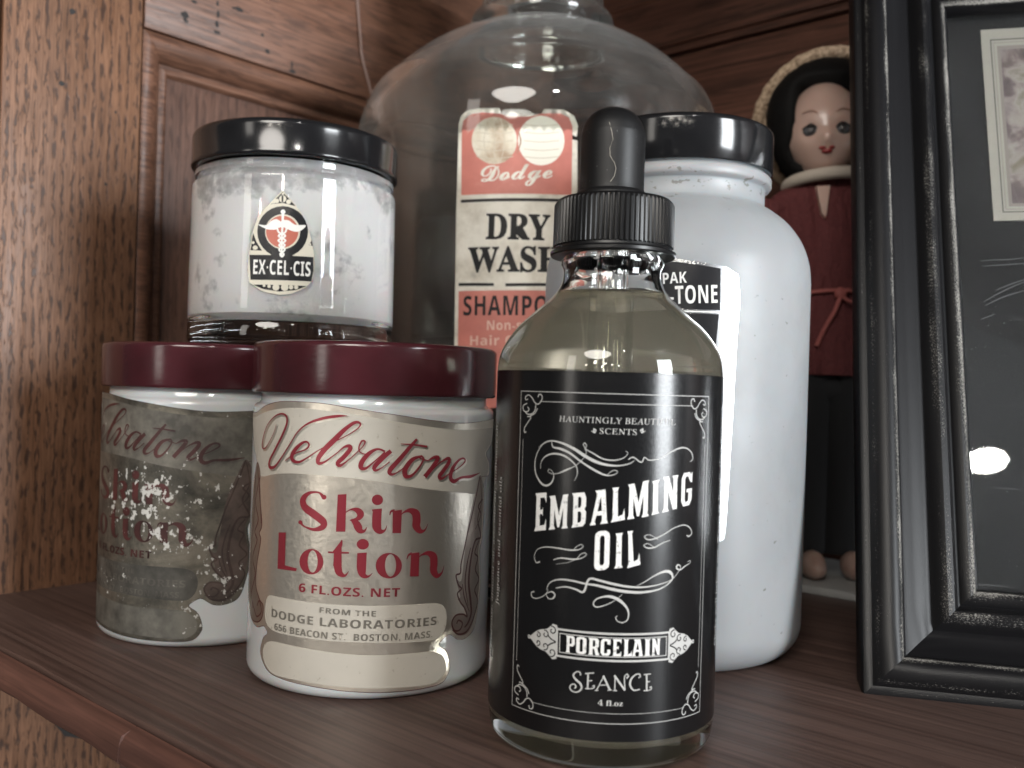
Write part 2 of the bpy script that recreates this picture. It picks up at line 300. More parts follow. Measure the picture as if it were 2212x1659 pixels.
["s","G",[[1.18,34.85,0.07],[-0.17,33.65,0.093],[-1.99,32.66,0.163],[-3.59,32.22,0.21],[-4.19,32.76,0.21],[-3.64,33.72,0.21],[-1.81,34.33,0.373],[0.05,34.01,0.559],[1.71,32.77,0.419],[2.46,31.39,0.279],[2.27,30.0,0.186],[1.34,29.48,0.163],[0.41,29.74,0.14],[0.04,30.42,0.14],[0.33,30.77,0.116]],0,0],
["s","G",[[-11.11,22.19,0.38],[11.04,22.19,0.38],[11.04,27.28,0.38],[-11.11,27.28,0.38]],1,1],
["s","G",[[-10.51,22.94,0.16],[10.44,22.94,0.16],[10.44,26.53,0.16],[-10.51,26.53,0.16]],1,1],
["p","G",[[[-11.11,21.54],[-12.01,21.34],[-12.81,22.13],[-13.41,22.54],[-14.71,22.84],[-15.71,23.34],[-16.91,24.38],[-17.51,24.73],[-16.91,25.09],[-15.71,26.13],[-14.71,26.63],[-13.41,26.93],[-12.81,27.34],[-12.01,28.13],[-11.11,27.93]]],0],
["s","K",[[-12.42,21.84,0.22],[-11.92,21.87,0.22],[-11.55,22.16,0.22],[-11.44,22.58,0.22],[-11.59,22.95,0.22],[-11.89,23.14,0.22],[-12.21,23.11,0.22],[-12.42,22.92,0.22],[-12.47,22.68,0.22],[-12.38,22.49,0.22],[-12.22,22.42,0.22]],0,0],
["s","K",[[-13.9,22.84,0.22],[-13.43,22.87,0.22],[-13.09,23.14,0.22],[-12.98,23.53,0.22],[-13.12,23.88,0.22],[-13.4,24.06,0.22],[-13.7,24.03,0.22],[-13.9,23.86,0.22],[-13.95,23.63,0.22],[-13.86,23.45,0.22],[-13.71,23.38,0.22]],0,0],
["s","K",[[-15.43,23.43,0.22],[-15.07,23.45,0.22],[-14.82,23.65,0.22],[-14.74,23.95,0.22],[-14.84,24.2,0.22],[-15.06,24.34,0.22],[-15.28,24.32,0.22],[-15.43,24.19,0.22],[-15.47,24.02,0.22],[-15.4,23.88,0.22],[-15.29,23.83,0.22]],0,0],
["s","K",[[-11.31,24.68,0.25],[-12.31,24.29,0.25],[-13.01,23.73,0.25]],0,0],
["s","K",[[-12.42,27.63,0.22],[-11.92,27.6,0.22],[-11.55,27.31,0.22],[-11.44,26.89,0.22],[-11.59,26.52,0.22],[-11.89,26.33,0.22],[-12.21,26.36,0.22],[-12.42,26.55,0.22],[-12.47,26.79,0.22],[-12.38,26.98,0.22],[-12.22,27.05,0.22]],0,0],
["s","K",[[-13.9,26.63,0.22],[-13.43,26.6,0.22],[-13.09,26.33,0.22],[-12.98,25.94,0.22],[-13.12,25.59,0.22],[-13.4,25.41,0.22],[-13.7,25.44,0.22],[-13.9,25.61,0.22],[-13.95,25.84,0.22],[-13.86,26.02,0.22],[-13.71,26.09,0.22]],0,0],
["s","K",[[-15.43,26.04,0.22],[-15.07,26.02,0.22],[-14.82,25.82,0.22],[-14.74,25.52,0.22],[-14.84,25.27,0.22],[-15.06,25.13,0.22],[-15.28,25.15,0.22],[-15.43,25.28,0.22],[-15.47,25.45,0.22],[-15.4,25.59,0.22],[-15.29,25.64,0.22]],0,0],
["s","K",[[-11.31,24.79,0.25],[-12.31,25.18,0.25],[-13.01,25.73,0.25]],0,0],
["s","G",[[-17.71,24.73,0.2],[-17.57,24.99,0.2],[-17.29,25.01,0.2],[-17.11,24.78,0.2],[-17.21,24.51,0.2],[-17.5,24.45,0.2],[-17.7,24.65,0.2]],0,0],
["p","G",[[[11.04,21.54],[11.94,21.34],[12.74,22.13],[13.34,22.54],[14.64,22.84],[15.64,23.34],[16.84,24.38],[17.44,24.73],[16.84,25.09],[15.64,26.13],[14.64,26.63],[13.34,26.93],[12.74,27.34],[11.94,28.13],[11.04,27.93]]],0],
["s","K",[[12.35,21.84,0.22],[11.85,21.87,0.22],[11.48,22.16,0.22],[11.37,22.58,0.22],[11.52,22.95,0.22],[11.82,23.14,0.22],[12.14,23.11,0.22],[12.35,22.92,0.22],[12.4,22.68,0.22],[12.31,22.49,0.22],[12.15,22.42,0.22]],0,0],
["s","K",[[13.83,22.84,0.22],[13.36,22.87,0.22],[13.02,23.14,0.22],[12.91,23.53,0.22],[13.05,23.88,0.22],[13.33,24.06,0.22],[13.63,24.03,0.22],[13.83,23.86,0.22],[13.88,23.63,0.22],[13.79,23.45,0.22],[13.64,23.38,0.22]],0,0],
["s","K",[[15.36,23.43,0.22],[15.0,23.45,0.22],[14.75,23.65,0.22],[14.67,23.95,0.22],[14.77,24.2,0.22],[14.99,24.34,0.22],[15.21,24.32,0.22],[15.36,24.19,0.22],[15.4,24.02,0.22],[15.33,23.88,0.22],[15.22,23.83,0.22]],0,0],
["s","K",[[11.24,24.68,0.25],[12.24,24.29,0.25],[12.94,23.73,0.25]],0,0],
["s","K",[[12.35,27.63,0.22],[11.85,27.6,0.22],[11.48,27.31,0.22],[11.37,26.89,0.22],[11.52,26.52,0.22],[11.82,26.33,0.22],[12.14,26.36,0.22],[12.35,26.55,0.22],[12.4,26.79,0.22],[12.31,26.98,0.22],[12.15,27.05,0.22]],0,0],
["s","K",[[13.83,26.63,0.22],[13.36,26.6,0.22],[13.02,26.33,0.22],[12.91,25.94,0.22],[13.05,25.59,0.22],[13.33,25.41,0.22],[13.63,25.44,0.22],[13.83,25.61,0.22],[13.88,25.84,0.22],[13.79,26.02,0.22],[13.64,26.09,0.22]],0,0],
["s","K",[[15.36,26.04,0.22],[15.0,26.02,0.22],[14.75,25.82,0.22],[14.67,25.52,0.22],[14.77,25.27,0.22],[14.99,25.13,0.22],[15.21,25.15,0.22],[15.36,25.28,0.22],[15.4,25.45,0.22],[15.33,25.59,0.22],[15.22,25.64,0.22]],0,0],
["s","K",[[11.24,24.79,0.25],[12.24,25.18,0.25],[12.94,25.73,0.25]],0,0],
["s","G",[[17.64,24.73,0.2],[17.5,24.99,0.2],[17.22,25.01,0.2],[17.04,24.78,0.2],[17.14,24.51,0.2],[17.43,24.45,0.2],[17.63,24.65,0.2]],0,0],
["p","W",[[[-9.26,23.13],[-8.39,23.13],[-8.53,23.45],[-8.53,24.35],[-7.87,24.35],[-7.52,24.73],[-7.52,25.95],[-7.87,26.33],[-9.26,26.33],[-9.09,26.01],[-9.09,23.45]],[[-8.53,24.8],[-8.18,24.8],[-8.08,24.99],[-8.08,25.76],[-8.18,25.92],[-8.53,25.92]]],0],
["p","W",[[[-6.67,23.13],[-5.82,23.13],[-5.38,23.33],[-5.28,23.58],[-5.28,25.89],[-5.38,26.14],[-5.82,26.33],[-6.67,26.33],[-7.11,26.14],[-7.21,25.89],[-7.21,23.58],[-7.11,23.33]],[[-6.4,23.52],[-6.09,23.52],[-5.94,23.71],[-5.94,25.76],[-6.09,25.95],[-6.4,25.95],[-6.55,25.76],[-6.55,23.71]]],0],
["p","W",[[[-4.93,23.13],[-3.97,23.13],[-4.1,23.45],[-4.1,24.29],[-3.79,24.29],[-3.52,23.13],[-2.85,23.13],[-2.85,23.52],[-3.02,23.58],[-3.22,24.48],[-2.95,24.8],[-2.95,25.95],[-3.31,26.33],[-4.93,26.33],[-4.72,26.01],[-4.72,23.45]],[[-4.1,24.73],[-3.72,24.73],[-3.6,24.93],[-3.6,25.76],[-3.72,25.92],[-4.1,25.92]]],0],
["p","W",[[[-2.21,23.13],[-1.14,23.13],[-0.78,23.58],[-0.78,24.29],[-1.35,24.29],[-1.35,23.65],[-1.82,23.55],[-1.96,23.77],[-1.96,25.7],[-1.82,25.92],[-1.39,25.85],[-1.35,25.31],[-0.78,25.25],[-0.78,26.33],[-1.03,26.14],[-1.23,26.33],[-2.21,26.33],[-2.57,25.82],[-2.57,23.65]]],0],
["p","W",[[[-0.36,23.13],[1.26,23.13],[1.26,24.09],[1.03,23.58],[0.37,23.55],[0.37,24.54],[0.64,24.54],[0.77,24.35],[0.77,25.12],[0.64,24.89],[0.37,24.89],[0.37,25.92],[1.0,25.92],[1.26,25.44],[1.26,26.33],[-0.36,26.33],[-0.2,26.01],[-0.2,23.45]]],0],
["p","W",[[[1.68,23.13],[3.34,23.13],[3.34,24.22],[3.11,23.65],[2.51,23.55],[2.51,26.01],[2.71,26.33],[1.71,26.33],[1.88,26.01],[1.88,23.45]]],0],
["p","W",[[[3.34,23.13],[4.08,23.13],[3.91,23.42],[4.04,23.97],[4.74,23.97],[4.78,23.42],[4.6,23.13],[5.52,23.13],[5.37,23.45],[4.91,26.33],[3.6,26.33],[3.91,26.01],[3.51,23.45]],[[4.12,24.35],[4.69,24.35],[4.43,25.76]]],0],
["p","W",[[[5.76,23.13],[6.97,23.13],[6.78,23.42],[6.78,26.05],[6.97,26.33],[5.76,26.33],[5.98,26.05],[5.98,23.42]]],0],
["p","W",[[[7.23,23.13],[8.0,23.13],[7.83,23.45],[7.83,25.05],[8.47,23.2],[8.91,23.2],[8.91,26.01],[9.06,26.33],[8.33,26.33],[8.47,26.01],[8.47,24.73],[7.89,26.33],[7.23,26.33],[7.41,26.01],[7.41,23.45]]],0],
["s","G",[[-6.23,19.06,0.279],[-6.3,19.61,0.21],[-7.01,19.67,0.21],[-7.61,18.9,0.303],[-7.03,18.13,0.396],[-6.18,17.48,0.396],[-5.97,16.62,0.326],[-6.61,15.9,0.233],[-7.56,15.81,0.233],[-8.2,16.4,0.233],[-7.98,17.08,0.21],[-7.32,17.26,0.21],[-7.02,16.81,0.233],[-7.34,16.42,0.163]],0,0],
["s","G",[[-4.79,19.48,0.303],[-4.8,16.74,0.303]],0,1],
["s","G",[[-5.35,19.5,0.186],[-3.69,19.78,0.186]],0,1],
["s","G",[[-4.8,18.18,0.186],[-3.97,18.3,0.186]],0,1],
["s","G",[[-5.27,16.65,0.186],[-4.29,16.74,0.186],[-3.56,16.99,0.186],[-3.57,17.38,0.186],[-3.94,17.24,0.186]],0,0],
["s","G",[[-3.13,16.51,0.163],[-1.78,19.42,0.163]],0,1],
["s","G",[[-1.94,19.34,0.349],[-0.64,16.74,0.349]],0,1],
["s","G",[[-2.7,17.51,0.163],[-1.13,17.64,0.163]],0,1],
["s","G",[[-1.06,16.63,0.163],[-0.32,16.75,0.163]],0,1],
["s","G",[[-3.47,16.48,0.163],[-2.78,16.53,0.163]],0,1],
["s","G",[[0.29,16.63,0.186],[0.25,19.5,0.186]],0,1],
["s","G",[[0.13,19.5,0.349],[2.2,16.7,0.349]],0,1],
["s","G",[[2.2,16.7,0.186],[2.04,18.65,0.186],[2.11,19.46,0.186],[2.53,19.76,0.186],[2.82,19.39,0.186],[2.55,19.02,0.186],[2.36,19.25,0.186]],0,0],
["s","G",[[-0.08,16.62,0.163],[0.7,16.64,0.163]],0,1],
["s","G",[[4.71,19.02,0.163],[5.11,19.24,0.21],[4.98,19.71,0.21],[4.25,19.69,0.186],[3.36,18.87,0.326],[3.16,17.71,0.349],[3.86,16.73,0.256],[5.07,16.83,0.186]],0,0],
["s","G",[[6.37,19.51,0.303],[6.46,16.62,0.303]],0,1],
["s","G",[[5.77,19.59,0.186],[7.22,19.67,0.186]],0,1],
["s","G",[[6.41,18.21,0.186],[7.07,18.22,0.186]],0,1],
["s","G",[[5.86,16.56,0.186],[6.82,16.56,0.186],[7.42,16.79,0.186],[7.36,17.22,0.186],[7.0,17.1,0.186]],0,0],
["t","G","4 fl.oz","serifb",[-2.81,13.72],[1.86,13.72],1.07],
["t","G","Ingredients: almond oil, avocado oil, sunflower oil,","serifn",[-31.88,16.67],[-31.88,66.01],1.5],
["t","G","fragrance and essential oils","serifn",[-28.07,28.72],[-28.07,54.85],1.5],
["t","G","Shake well before use. Warm in hands, then massage","serifn",[28.48,21.85],[28.48,70.53],1.5]],
'lotion': [
["p","F",[[[-40.19,64.65],[-32.58,65.44],[-26.87,67.19],[-20.55,68.35],[-14.25,68.55],[-7.15,68.28],[1.39,67.17],[9.69,66.12],[18.69,64.97],[28.02,64.37],[48.8,64.74],[44.86,59.32],[39.28,56.54],[42.4,53.58],[42.09,50.83],[36.47,50.68],[38.29,47.5],[38.63,41.39],[38.02,35.4],[36.71,32.15],[37.84,24.41],[36.74,18.58],[34.88,13.57],[31.52,11.92],[28.17,11.96],[24.99,13.76],[22.6,12.72],[21.92,11.68],[24.18,9.87],[25.35,6.77],[25.15,4.78],[22.97,2.62],[17.6,2.18],[8.79,2.28],[0.55,2.61],[-8.07,3.13],[-16.5,3.55],[-21.63,4.26],[-24.77,6.43],[-25.74,8.8],[-24.46,11.83],[-22.82,13.17],[-24.51,14.56],[-27.93,13.69],[-31.92,14.7],[-34.79,17.32],[-36.53,25.96],[-35.46,35.16],[-34.9,40.16],[-33.9,47.74],[-31.45,53.02],[-33.98,56.38],[-37.22,60.99]]],1],
["p","C",[[[-40.2,63.28],[-32.46,64.44],[-23.86,66.23],[-16.38,67.07],[-10.18,66.93],[-2.75,66.35],[1.43,65.79],[9.73,64.59],[18.74,63.41],[28.1,62.77],[47.23,62.59],[43.57,59.07],[38.56,56.59],[41.74,53.63],[40.83,51.24],[34.36,47.1],[28.8,47.46],[22.71,48.21],[13.05,49.54],[4.61,50.93],[-3.72,51.66],[-12.94,51.87],[-20.65,51.31],[-28.08,50.09],[-30.72,52.49],[-33.71,56.4],[-36.52,60.42]]],1],
["p","C3",[[[-22.78,22.07],[-19.32,22.49],[-8.7,22.42],[-0.04,22.32],[8.2,22.25],[16.94,22.11],[20.86,21.82],[23.02,20.69],[23.96,18.54],[23.58,15.72],[21.85,13.7],[19.15,13.23],[11.27,13.53],[2.96,13.89],[-5.44,13.97],[-13.28,14.09],[-19.38,14.11],[-22.93,15.16],[-24.1,17.23],[-23.98,19.84]]],1],
["p","C4",[[[-21.75,11.47],[-17.63,11.87],[-8.35,11.62],[0.3,11.09],[8.54,10.85],[15.76,10.82],[19.91,10.51],[22.73,9.26],[24.1,7.15],[23.99,5.01],[22.22,3.48],[19.18,2.87],[11.59,3.13],[3.27,3.39],[-5.12,3.75],[-12.92,4.07],[-19.79,4.09],[-23.2,5.63],[-24.52,7.93],[-23.97,10.06]]],1],
["s","D",[[-40.19,64.65,0.14],[-32.58,65.44,0.14],[-26.87,67.19,0.14],[-20.55,68.35,0.14],[-14.25,68.55,0.14],[-7.15,68.28,0.14],[1.39,67.17,0.14],[9.69,66.12,0.14],[18.69,64.97,0.14],[28.02,64.37,0.14],[48.8,64.74,0.14],[44.86,59.32,0.14],[39.28,56.54,0.14],[42.4,53.58,0.14],[42.09,50.83,0.14],[36.47,50.68,0.14],[38.29,47.5,0.14],[38.63,41.39,0.14],[38.02,35.4,0.14],[36.71,32.15,0.14],[37.84,24.41,0.14],[36.74,18.58,0.14],[34.88,13.57,0.14],[31.52,11.92,0.14],[28.17,11.96,0.14],[24.99,13.76,0.14],[22.6,12.72,0.14],[21.92,11.68,0.14],[24.18,9.87,0.14],[25.35,6.77,0.14],[25.15,4.78,0.14],[22.97,2.62,0.14],[17.6,2.18,0.14],[8.79,2.28,0.14],[0.55,2.61,0.14],[-8.07,3.13,0.14],[-16.5,3.55,0.14],[-21.63,4.26,0.14],[-24.77,6.43,0.14],[-25.74,8.8,0.14],[-24.46,11.83,0.14],[-22.82,13.17,0.14],[-24.51,14.56,0.14],[-27.93,13.69,0.14],[-31.92,14.7,0.14],[-34.79,17.32,0.14],[-36.53,25.96,0.14],[-35.46,35.16,0.14],[-34.9,40.16,0.14],[-33.9,47.74,0.14],[-31.45,53.02,0.14],[-33.98,56.38,0.14],[-37.22,60.99,0.14]],1,0],
["p","P",[[[35.72,51.34],[37.95,47.53],[37.94,41.47],[37.19,35.82],[35.98,32.26],[37.15,25.14],[36.14,19.91],[34.45,15.46],[31.58,12.85],[28.12,13.14],[25.7,15.67],[26.02,17.64],[28.56,18.14],[31.16,17.01],[29.39,19.98],[27.38,21.92],[28.38,22.2],[26.66,26.82],[28.51,26.12],[29.5,32.57],[30.29,38.05],[31.4,42.18],[33.45,47.03]]],1],
["s","D",[[35.72,51.34,0.428],[34.5,47.84,0.428],[32.31,42.09,0.428],[30.69,38.13,0.428],[29.43,34.05,0.428],[28.32,30.38,0.428],[28.11,28.08,0.428],[26.63,27.7,0.428],[27.58,25.24,0.428],[28.74,24.19,0.428],[27.32,23.24,0.428],[28.43,21.02,0.428],[30.15,19.26,0.428],[31.36,16.97,0.428],[29.73,17.81,0.428],[27.04,18.05,0.428],[25.67,16.54,0.428],[26.56,14.5,0.428],[28.6,14.27,0.428],[29.46,15.72,0.428],[27.96,16.67,0.428],[27.34,15.96,0.428]],0,0],
["s","D",[[35.9,50.72,0.285],[36.91,44.61,0.352],[35.11,40.3,0.456],[37.19,35.82,0.57],[34.16,35.21,0.57],[32.36,31.3,0.665],[31.59,25.5,0.779],[32.67,20.57,0.846],[33.13,17.52,0.741],[31.87,15.4,0.58],[30.38,14.51,0.38]],0,0],
["s","D",[[37.65,45.14,0.38],[35.22,43.58,0.57],[36.78,41.31,0.38],[33.99,38.04,0.19]],0,0],
["s","D",[[36.01,34.96,0.38],[34.03,32.25,0.38],[35.74,30.8,0.428],[34.61,27.98,0.428],[36.7,25.22,0.428],[34.61,22.9,0.428],[36.35,19.87,0.428],[34.41,16.07,0.428],[31.45,13.41,0.475],[28.11,13.26,0.475],[25.94,14.76,0.285]],0,0],
["s","D",[[31.95,33.72,0.238],[30.61,29.78,0.428],[30.1,25.15,0.428],[31.64,19.58,0.19]],0,0],
["s","D",[[29.0,25.32,0.19],[30.03,21.63,0.38],[32.27,17.98,0.19]],0,0],
["p","P",[[[-31.25,53.03],[-28.89,50.89],[-28.95,46.79],[-26.94,38.86],[-28.15,36.37],[-27.32,34.62],[-29.09,28.8],[-29.49,23.75],[-27.03,20.57],[-25.08,19.35],[-25.49,16.38],[-28.01,14.83],[-31.96,14.99],[-34.35,18.61],[-35.29,26.2],[-34.51,34.71],[-34.05,41.76],[-32.9,48.15]]],1],
["s","D",[[-31.25,53.03,0.333],[-28.89,50.89,0.333],[-28.95,46.79,0.333],[-26.94,38.86,0.333],[-28.15,36.37,0.333],[-27.32,34.62,0.333],[-29.09,28.8,0.333],[-29.49,23.75,0.333],[-27.03,20.57,0.333],[-25.08,19.35,0.333],[-25.49,16.38,0.333],[-28.01,14.83,0.333],[-31.96,14.99,0.333],[-34.35,18.61,0.333],[-35.29,26.2,0.333],[-34.51,34.71,0.333],[-34.05,41.76,0.333],[-32.9,48.15,0.333]],1,0],
["s","D",[[-30.72,52.49,0.285],[-29.89,48.16,0.475],[-31.5,43.56,0.38],[-29.16,39.45,0.475],[-31.36,36.2,0.428],[-29.55,34.29,0.475],[-32.49,29.69,0.428],[-30.11,25.98,0.475],[-32.61,20.77,0.38],[-29.78,17.23,0.38],[-28.11,16.13,0.38],[-25.88,17.75,0.38],[-27.0,20.14,0.38],[-28.3,18.71,0.333]],0,0],
["s","D",[[-32.19,50.0,0.285],[-32.13,43.49,0.285],[-32.82,37.47,0.285],[-34.15,32.38,0.285],[-33.6,23.54,0.285],[-31.18,17.52,0.285]],0,0],
["s","D",[[-29.19,49.69,0.285],[-28.13,43.96,0.285],[-27.27,38.82,0.285]],0,0],
["s","F2",[[-21.24,62.65,0.391],[-22.09,60.6,0.447],[-24.01,58.2,0.503],[-25.93,56.63,0.615],[-27.31,56.97,0.727],[-26.92,59.17,0.615],[-25.08,62.17,0.531],[-22.27,64.31,0.559],[-19.57,65.23,0.671],[-17.81,64.79,0.783],[-17.5,63.11,0.838],[-18.92,60.21,0.894],[-21.41,56.64,0.894],[-23.51,53.92,0.95],[-23.42,52.43,1.118],[-21.45,52.59,0.894],[-19.1,54.81,0.671],[-16.44,58.08,0.587],[-14.01,61.3,0.587],[-11.06,63.39,0.727],[-7.37,64.64,0.95],[-3.88,65.26,0.894],[-1.63,65.42,0.363]],0,0],
["s","F2",[[-17.65,54.34,0.503],[-14.53,56.22,0.559],[-11.82,57.21,0.615],[-10.82,58.24,0.727],[-11.4,59.05,0.727],[-12.71,58.7,0.894],[-14.57,57.2,1.23],[-15.59,55.6,1.342],[-15.19,54.5,1.174],[-13.41,54.27,0.838],[-11.11,55.44,0.615],[-8.94,56.86,0.531]],0,0],
["s","F2",[[-8.94,56.86,0.503],[-5.41,58.9,0.503],[-1.49,60.97,0.503],[0.95,62.71,0.559],[1.33,63.77,0.727],[0.08,63.92,1.006],[-2.09,62.34,1.23],[-4.57,59.76,1.509],[-6.84,57.45,1.509],[-8.28,55.45,1.397],[-8.18,54.28,1.174],[-6.75,54.63,0.727],[-4.74,56.1,0.559],[-3.63,56.98,0.503]],0,0],
["s","F2",[[-3.63,56.98,0.503],[-2.25,58.19,0.727],[-1.0,58.5,1.174],[-0.84,57.68,1.286],[-2.18,55.98,1.286],[-3.55,54.55,1.286],[-2.97,53.96,0.95],[-1.32,55.12,0.559],[0.57,56.89,0.503],[2.16,58.59,0.503],[2.54,59.65,0.671],[1.86,59.75,0.671],[1.21,58.29,0.615],[1.52,57.2,0.559],[2.77,56.67,0.503]],0,0],
["s","F2",[[7.13,57.45,0.727],[5.47,57.97,0.783],[3.58,56.97,1.174],[2.0,55.0,1.397],[1.82,53.67,1.286],[2.86,53.5,0.894],[4.73,55.06,0.559],[7.14,57.31,0.615]],0,0],
["s","F2",[[8.51,57.6,1.23],[6.63,55.91,1.342],[4.9,53.95,1.286],[5.12,53.07,0.894],[6.42,53.64,0.559],[8.31,55.1,0.503]],0,0],
["s","F2",[[14.61,60.37,0.838],[13.04,58.6,1.118],[10.54,55.67,1.286],[8.42,53.16,1.342],[8.73,52.18,0.95],[10.06,52.6,0.559],[11.59,53.71,0.503]],0,0],
["s","F2",[[10.71,59.23,0.447],[13.61,59.08,0.671],[17.27,58.58,0.783]],0,0],
["s","F2",[[16.1,56.42,0.671],[13.71,55.66,1.174],[11.98,53.43,1.453],[12.14,51.81,1.342],[13.54,51.88,0.894],[15.27,53.68,0.727],[16.37,55.63,0.671],[15.79,56.43,0.615],[15.5,55.92,0.559],[17.54,55.28,0.503]],0,0],
["s","F2",[[17.54,55.28,0.503],[19.29,56.09,1.006],[20.23,55.79,1.286],[19.03,54.03,1.342],[16.88,51.53,1.342]],0,0],
["s","F2",[[18.11,52.49,0.503],[20.68,54.64,0.559],[23.12,55.71,1.062],[23.6,54.95,1.286],[22.14,53.08,1.342],[20.79,51.56,1.23],[21.51,50.96,0.894],[23.64,52.02,0.503]],0,0],
["s","F2",[[23.64,52.02,0.503],[26.74,53.32,0.559],[28.97,54.73,0.727],[28.38,55.52,0.727],[26.59,55.07,0.894],[24.66,53.12,1.342],[24.12,51.13,1.397],[25.33,50.15,1.23],[27.7,50.89,0.894],[31.51,50.94,1.006],[35.98,51.53,0.419]],0,0],
["s","R",[[-21.67,62.94,0.112],[-22.54,60.89,0.168],[-24.52,58.48,0.224],[-26.51,56.9,0.335],[-27.95,57.24,0.447],[-27.55,59.45,0.335],[-25.63,62.46,0.252],[-22.74,64.61,0.279],[-19.97,65.52,0.391],[-18.18,65.08,0.503],[-17.87,63.4,0.559],[-19.31,60.5,0.615],[-21.85,56.93,0.615],[-24.0,54.2,0.671],[-23.92,52.71,0.838],[-21.89,52.87,0.615],[-19.5,55.09,0.391],[-16.8,58.37,0.307],[-14.34,61.59,0.307],[-11.36,63.68,0.447],[-7.65,64.94,0.671],[-4.15,65.56,0.615],[-1.89,65.71,0.084]],0,0],
["s","R",[[-18.02,54.62,0.224],[-14.86,56.51,0.279],[-12.13,57.51,0.335],[-11.12,58.53,0.447],[-11.7,59.34,0.447],[-13.03,59.0,0.615],[-14.9,57.49,0.95],[-15.94,55.89,1.062],[-15.53,54.79,0.894],[-13.73,54.56,0.559],[-11.41,55.73,0.335],[-9.23,57.15,0.252]],0,0],
["s","R",[[-9.23,57.15,0.224],[-5.68,59.19,0.224],[-1.75,61.27,0.224],[0.69,63.0,0.279],[1.07,64.06,0.447],[-0.17,64.22,0.727],[-2.36,62.63,0.95],[-4.84,60.06,1.23],[-7.12,57.75,1.23],[-8.56,55.74,1.118],[-8.46,54.58,0.894],[-7.02,54.92,0.447],[-5.01,56.4,0.279],[-3.89,57.27,0.224]],0,0],
["s","R",[[-3.89,57.27,0.224],[-2.51,58.48,0.447],[-1.26,58.8,0.894],[-1.1,57.98,1.006],[-2.44,56.27,1.006],[-3.82,54.84,1.006],[-3.23,54.25,0.671],[-1.58,55.42,0.279],[0.31,57.19,0.224],[1.91,58.89,0.224],[2.29,59.95,0.391],[1.6,60.04,0.391],[0.96,58.59,0.335],[1.26,57.49,0.279],[2.51,56.97,0.224]],0,0],
["s","R",[[6.88,57.75,0.447],[5.21,58.27,0.503],[3.33,57.27,0.894],[1.74,55.3,1.118],[1.56,53.97,1.006],[2.61,53.8,0.615],[4.48,55.35,0.279],[6.88,57.61,0.335]],0,0],
["s","R",[[8.25,57.9,0.95],[6.37,56.22,1.062],[4.65,54.25,1.006],[4.86,53.37,0.615],[6.16,53.94,0.279],[8.05,55.4,0.224]],0,0],
["s","R",[[14.33,60.67,0.559],[12.76,58.91,0.838],[10.27,55.97,1.006],[8.16,53.46,1.062],[8.47,52.49,0.671],[9.8,52.91,0.279],[11.33,54.02,0.224]],0,0],
["s","R",[[10.45,59.54,0.168],[13.33,59.38,0.391],[16.98,58.9,0.503]],0,0],
["s","R",[[15.81,56.74,0.391],[13.44,55.97,0.894],[11.71,53.74,1.174],[11.87,52.12,1.062],[13.26,52.19,0.615],[14.99,53.99,0.447],[16.08,55.95,0.391],[15.51,56.74,0.335],[15.22,56.24,0.279],[17.25,55.59,0.224]],0,0],
["s","R",[[17.25,55.59,0.224],[18.98,56.41,0.727],[19.92,56.11,1.006],[18.73,54.35,1.062],[16.59,51.85,1.062]],0,0],
["s","R",[[17.81,52.81,0.224],[20.37,54.96,0.279],[22.78,56.04,0.783],[23.25,55.28,1.006],[21.81,53.4,1.062],[20.47,51.88,0.95],[21.18,51.29,0.615],[23.29,52.35,0.224]],0,0],
["s","R",[[23.29,52.35,0.224],[26.35,53.66,0.279],[28.54,55.07,0.447],[27.97,55.86,0.447],[26.2,55.4,0.615],[24.3,53.46,1.062],[23.77,51.46,1.118],[24.96,50.48,0.95],[27.3,51.23,0.615],[31.03,51.3,0.727],[35.34,51.9,0.14]],0,0],
["s","R",[[-7.07,46.88,0.95],[-8.31,47.84,0.391],[-10.8,47.49,0.783],[-12.32,45.9,1.509],[-11.66,44.14,1.789],[-9.06,42.65,1.845],[-6.88,41.12,1.733],[-7.2,39.86,1.342],[-9.26,39.24,0.727],[-11.84,39.8,0.391],[-12.81,40.64,0.894]],0,0],
["p","R",[[[-6.29,46.87],[-6.3,46.74],[-6.34,46.62],[-6.41,46.52],[-6.5,46.42],[-6.61,46.35],[-6.74,46.3],[-6.87,46.28],[-7.0,46.29],[-7.13,46.32],[-7.24,46.38],[-7.34,46.46],[-7.42,46.56],[-7.46,46.68],[-7.48,46.8],[-7.47,46.93],[-7.43,47.05],[-7.36,47.15],[-7.27,47.25],[-7.16,47.32],[-7.04,47.37],[-6.9,47.39],[-6.77,47.38],[-6.64,47.35],[-6.53,47.29],[-6.43,47.21],[-6.36,47.1],[-6.31,46.99]]],0],
["p","R",[[[-12.34,40.68],[-12.35,40.58],[-12.38,40.48],[-12.44,40.39],[-12.53,40.31],[-12.63,40.25],[-12.74,40.21],[-12.86,40.18],[-12.98,40.18],[-13.1,40.21],[-13.2,40.25],[-13.29,40.31],[-13.36,40.39],[-13.4,40.48],[-13.42,40.58],[-13.41,40.68],[-13.37,40.78],[-13.31,40.87],[-13.23,40.95],[-13.13,41.01],[-13.01,41.05],[-12.89,41.08],[-12.77,41.07],[-12.66,41.05],[-12.55,41.01],[-12.46,40.94],[-12.4,40.86],[-12.35,40.77]]],0],
["p","R",[[[-3.6,47.6],[-1.57,47.79],[-1.59,39.17],[-3.76,39.08]]],0],
["s","R",[[-1.72,43.53,0.224],[-0.41,44.3,0.335],[0.97,44.17,1.23],[1.77,43.28,1.621],[1.17,42.24,0.95],[-0.61,41.8,0.224]],0,0],
["s","R",[[-0.29,41.98,0.447],[0.78,41.18,1.565],[1.36,40.23,1.789],[1.88,39.47,1.286],[2.75,39.48,0.559],[3.33,40.35,0.112]],0,0],
["s","R",[[4.39,44.18,0.503],[6.58,44.41,0.503]],0,1],
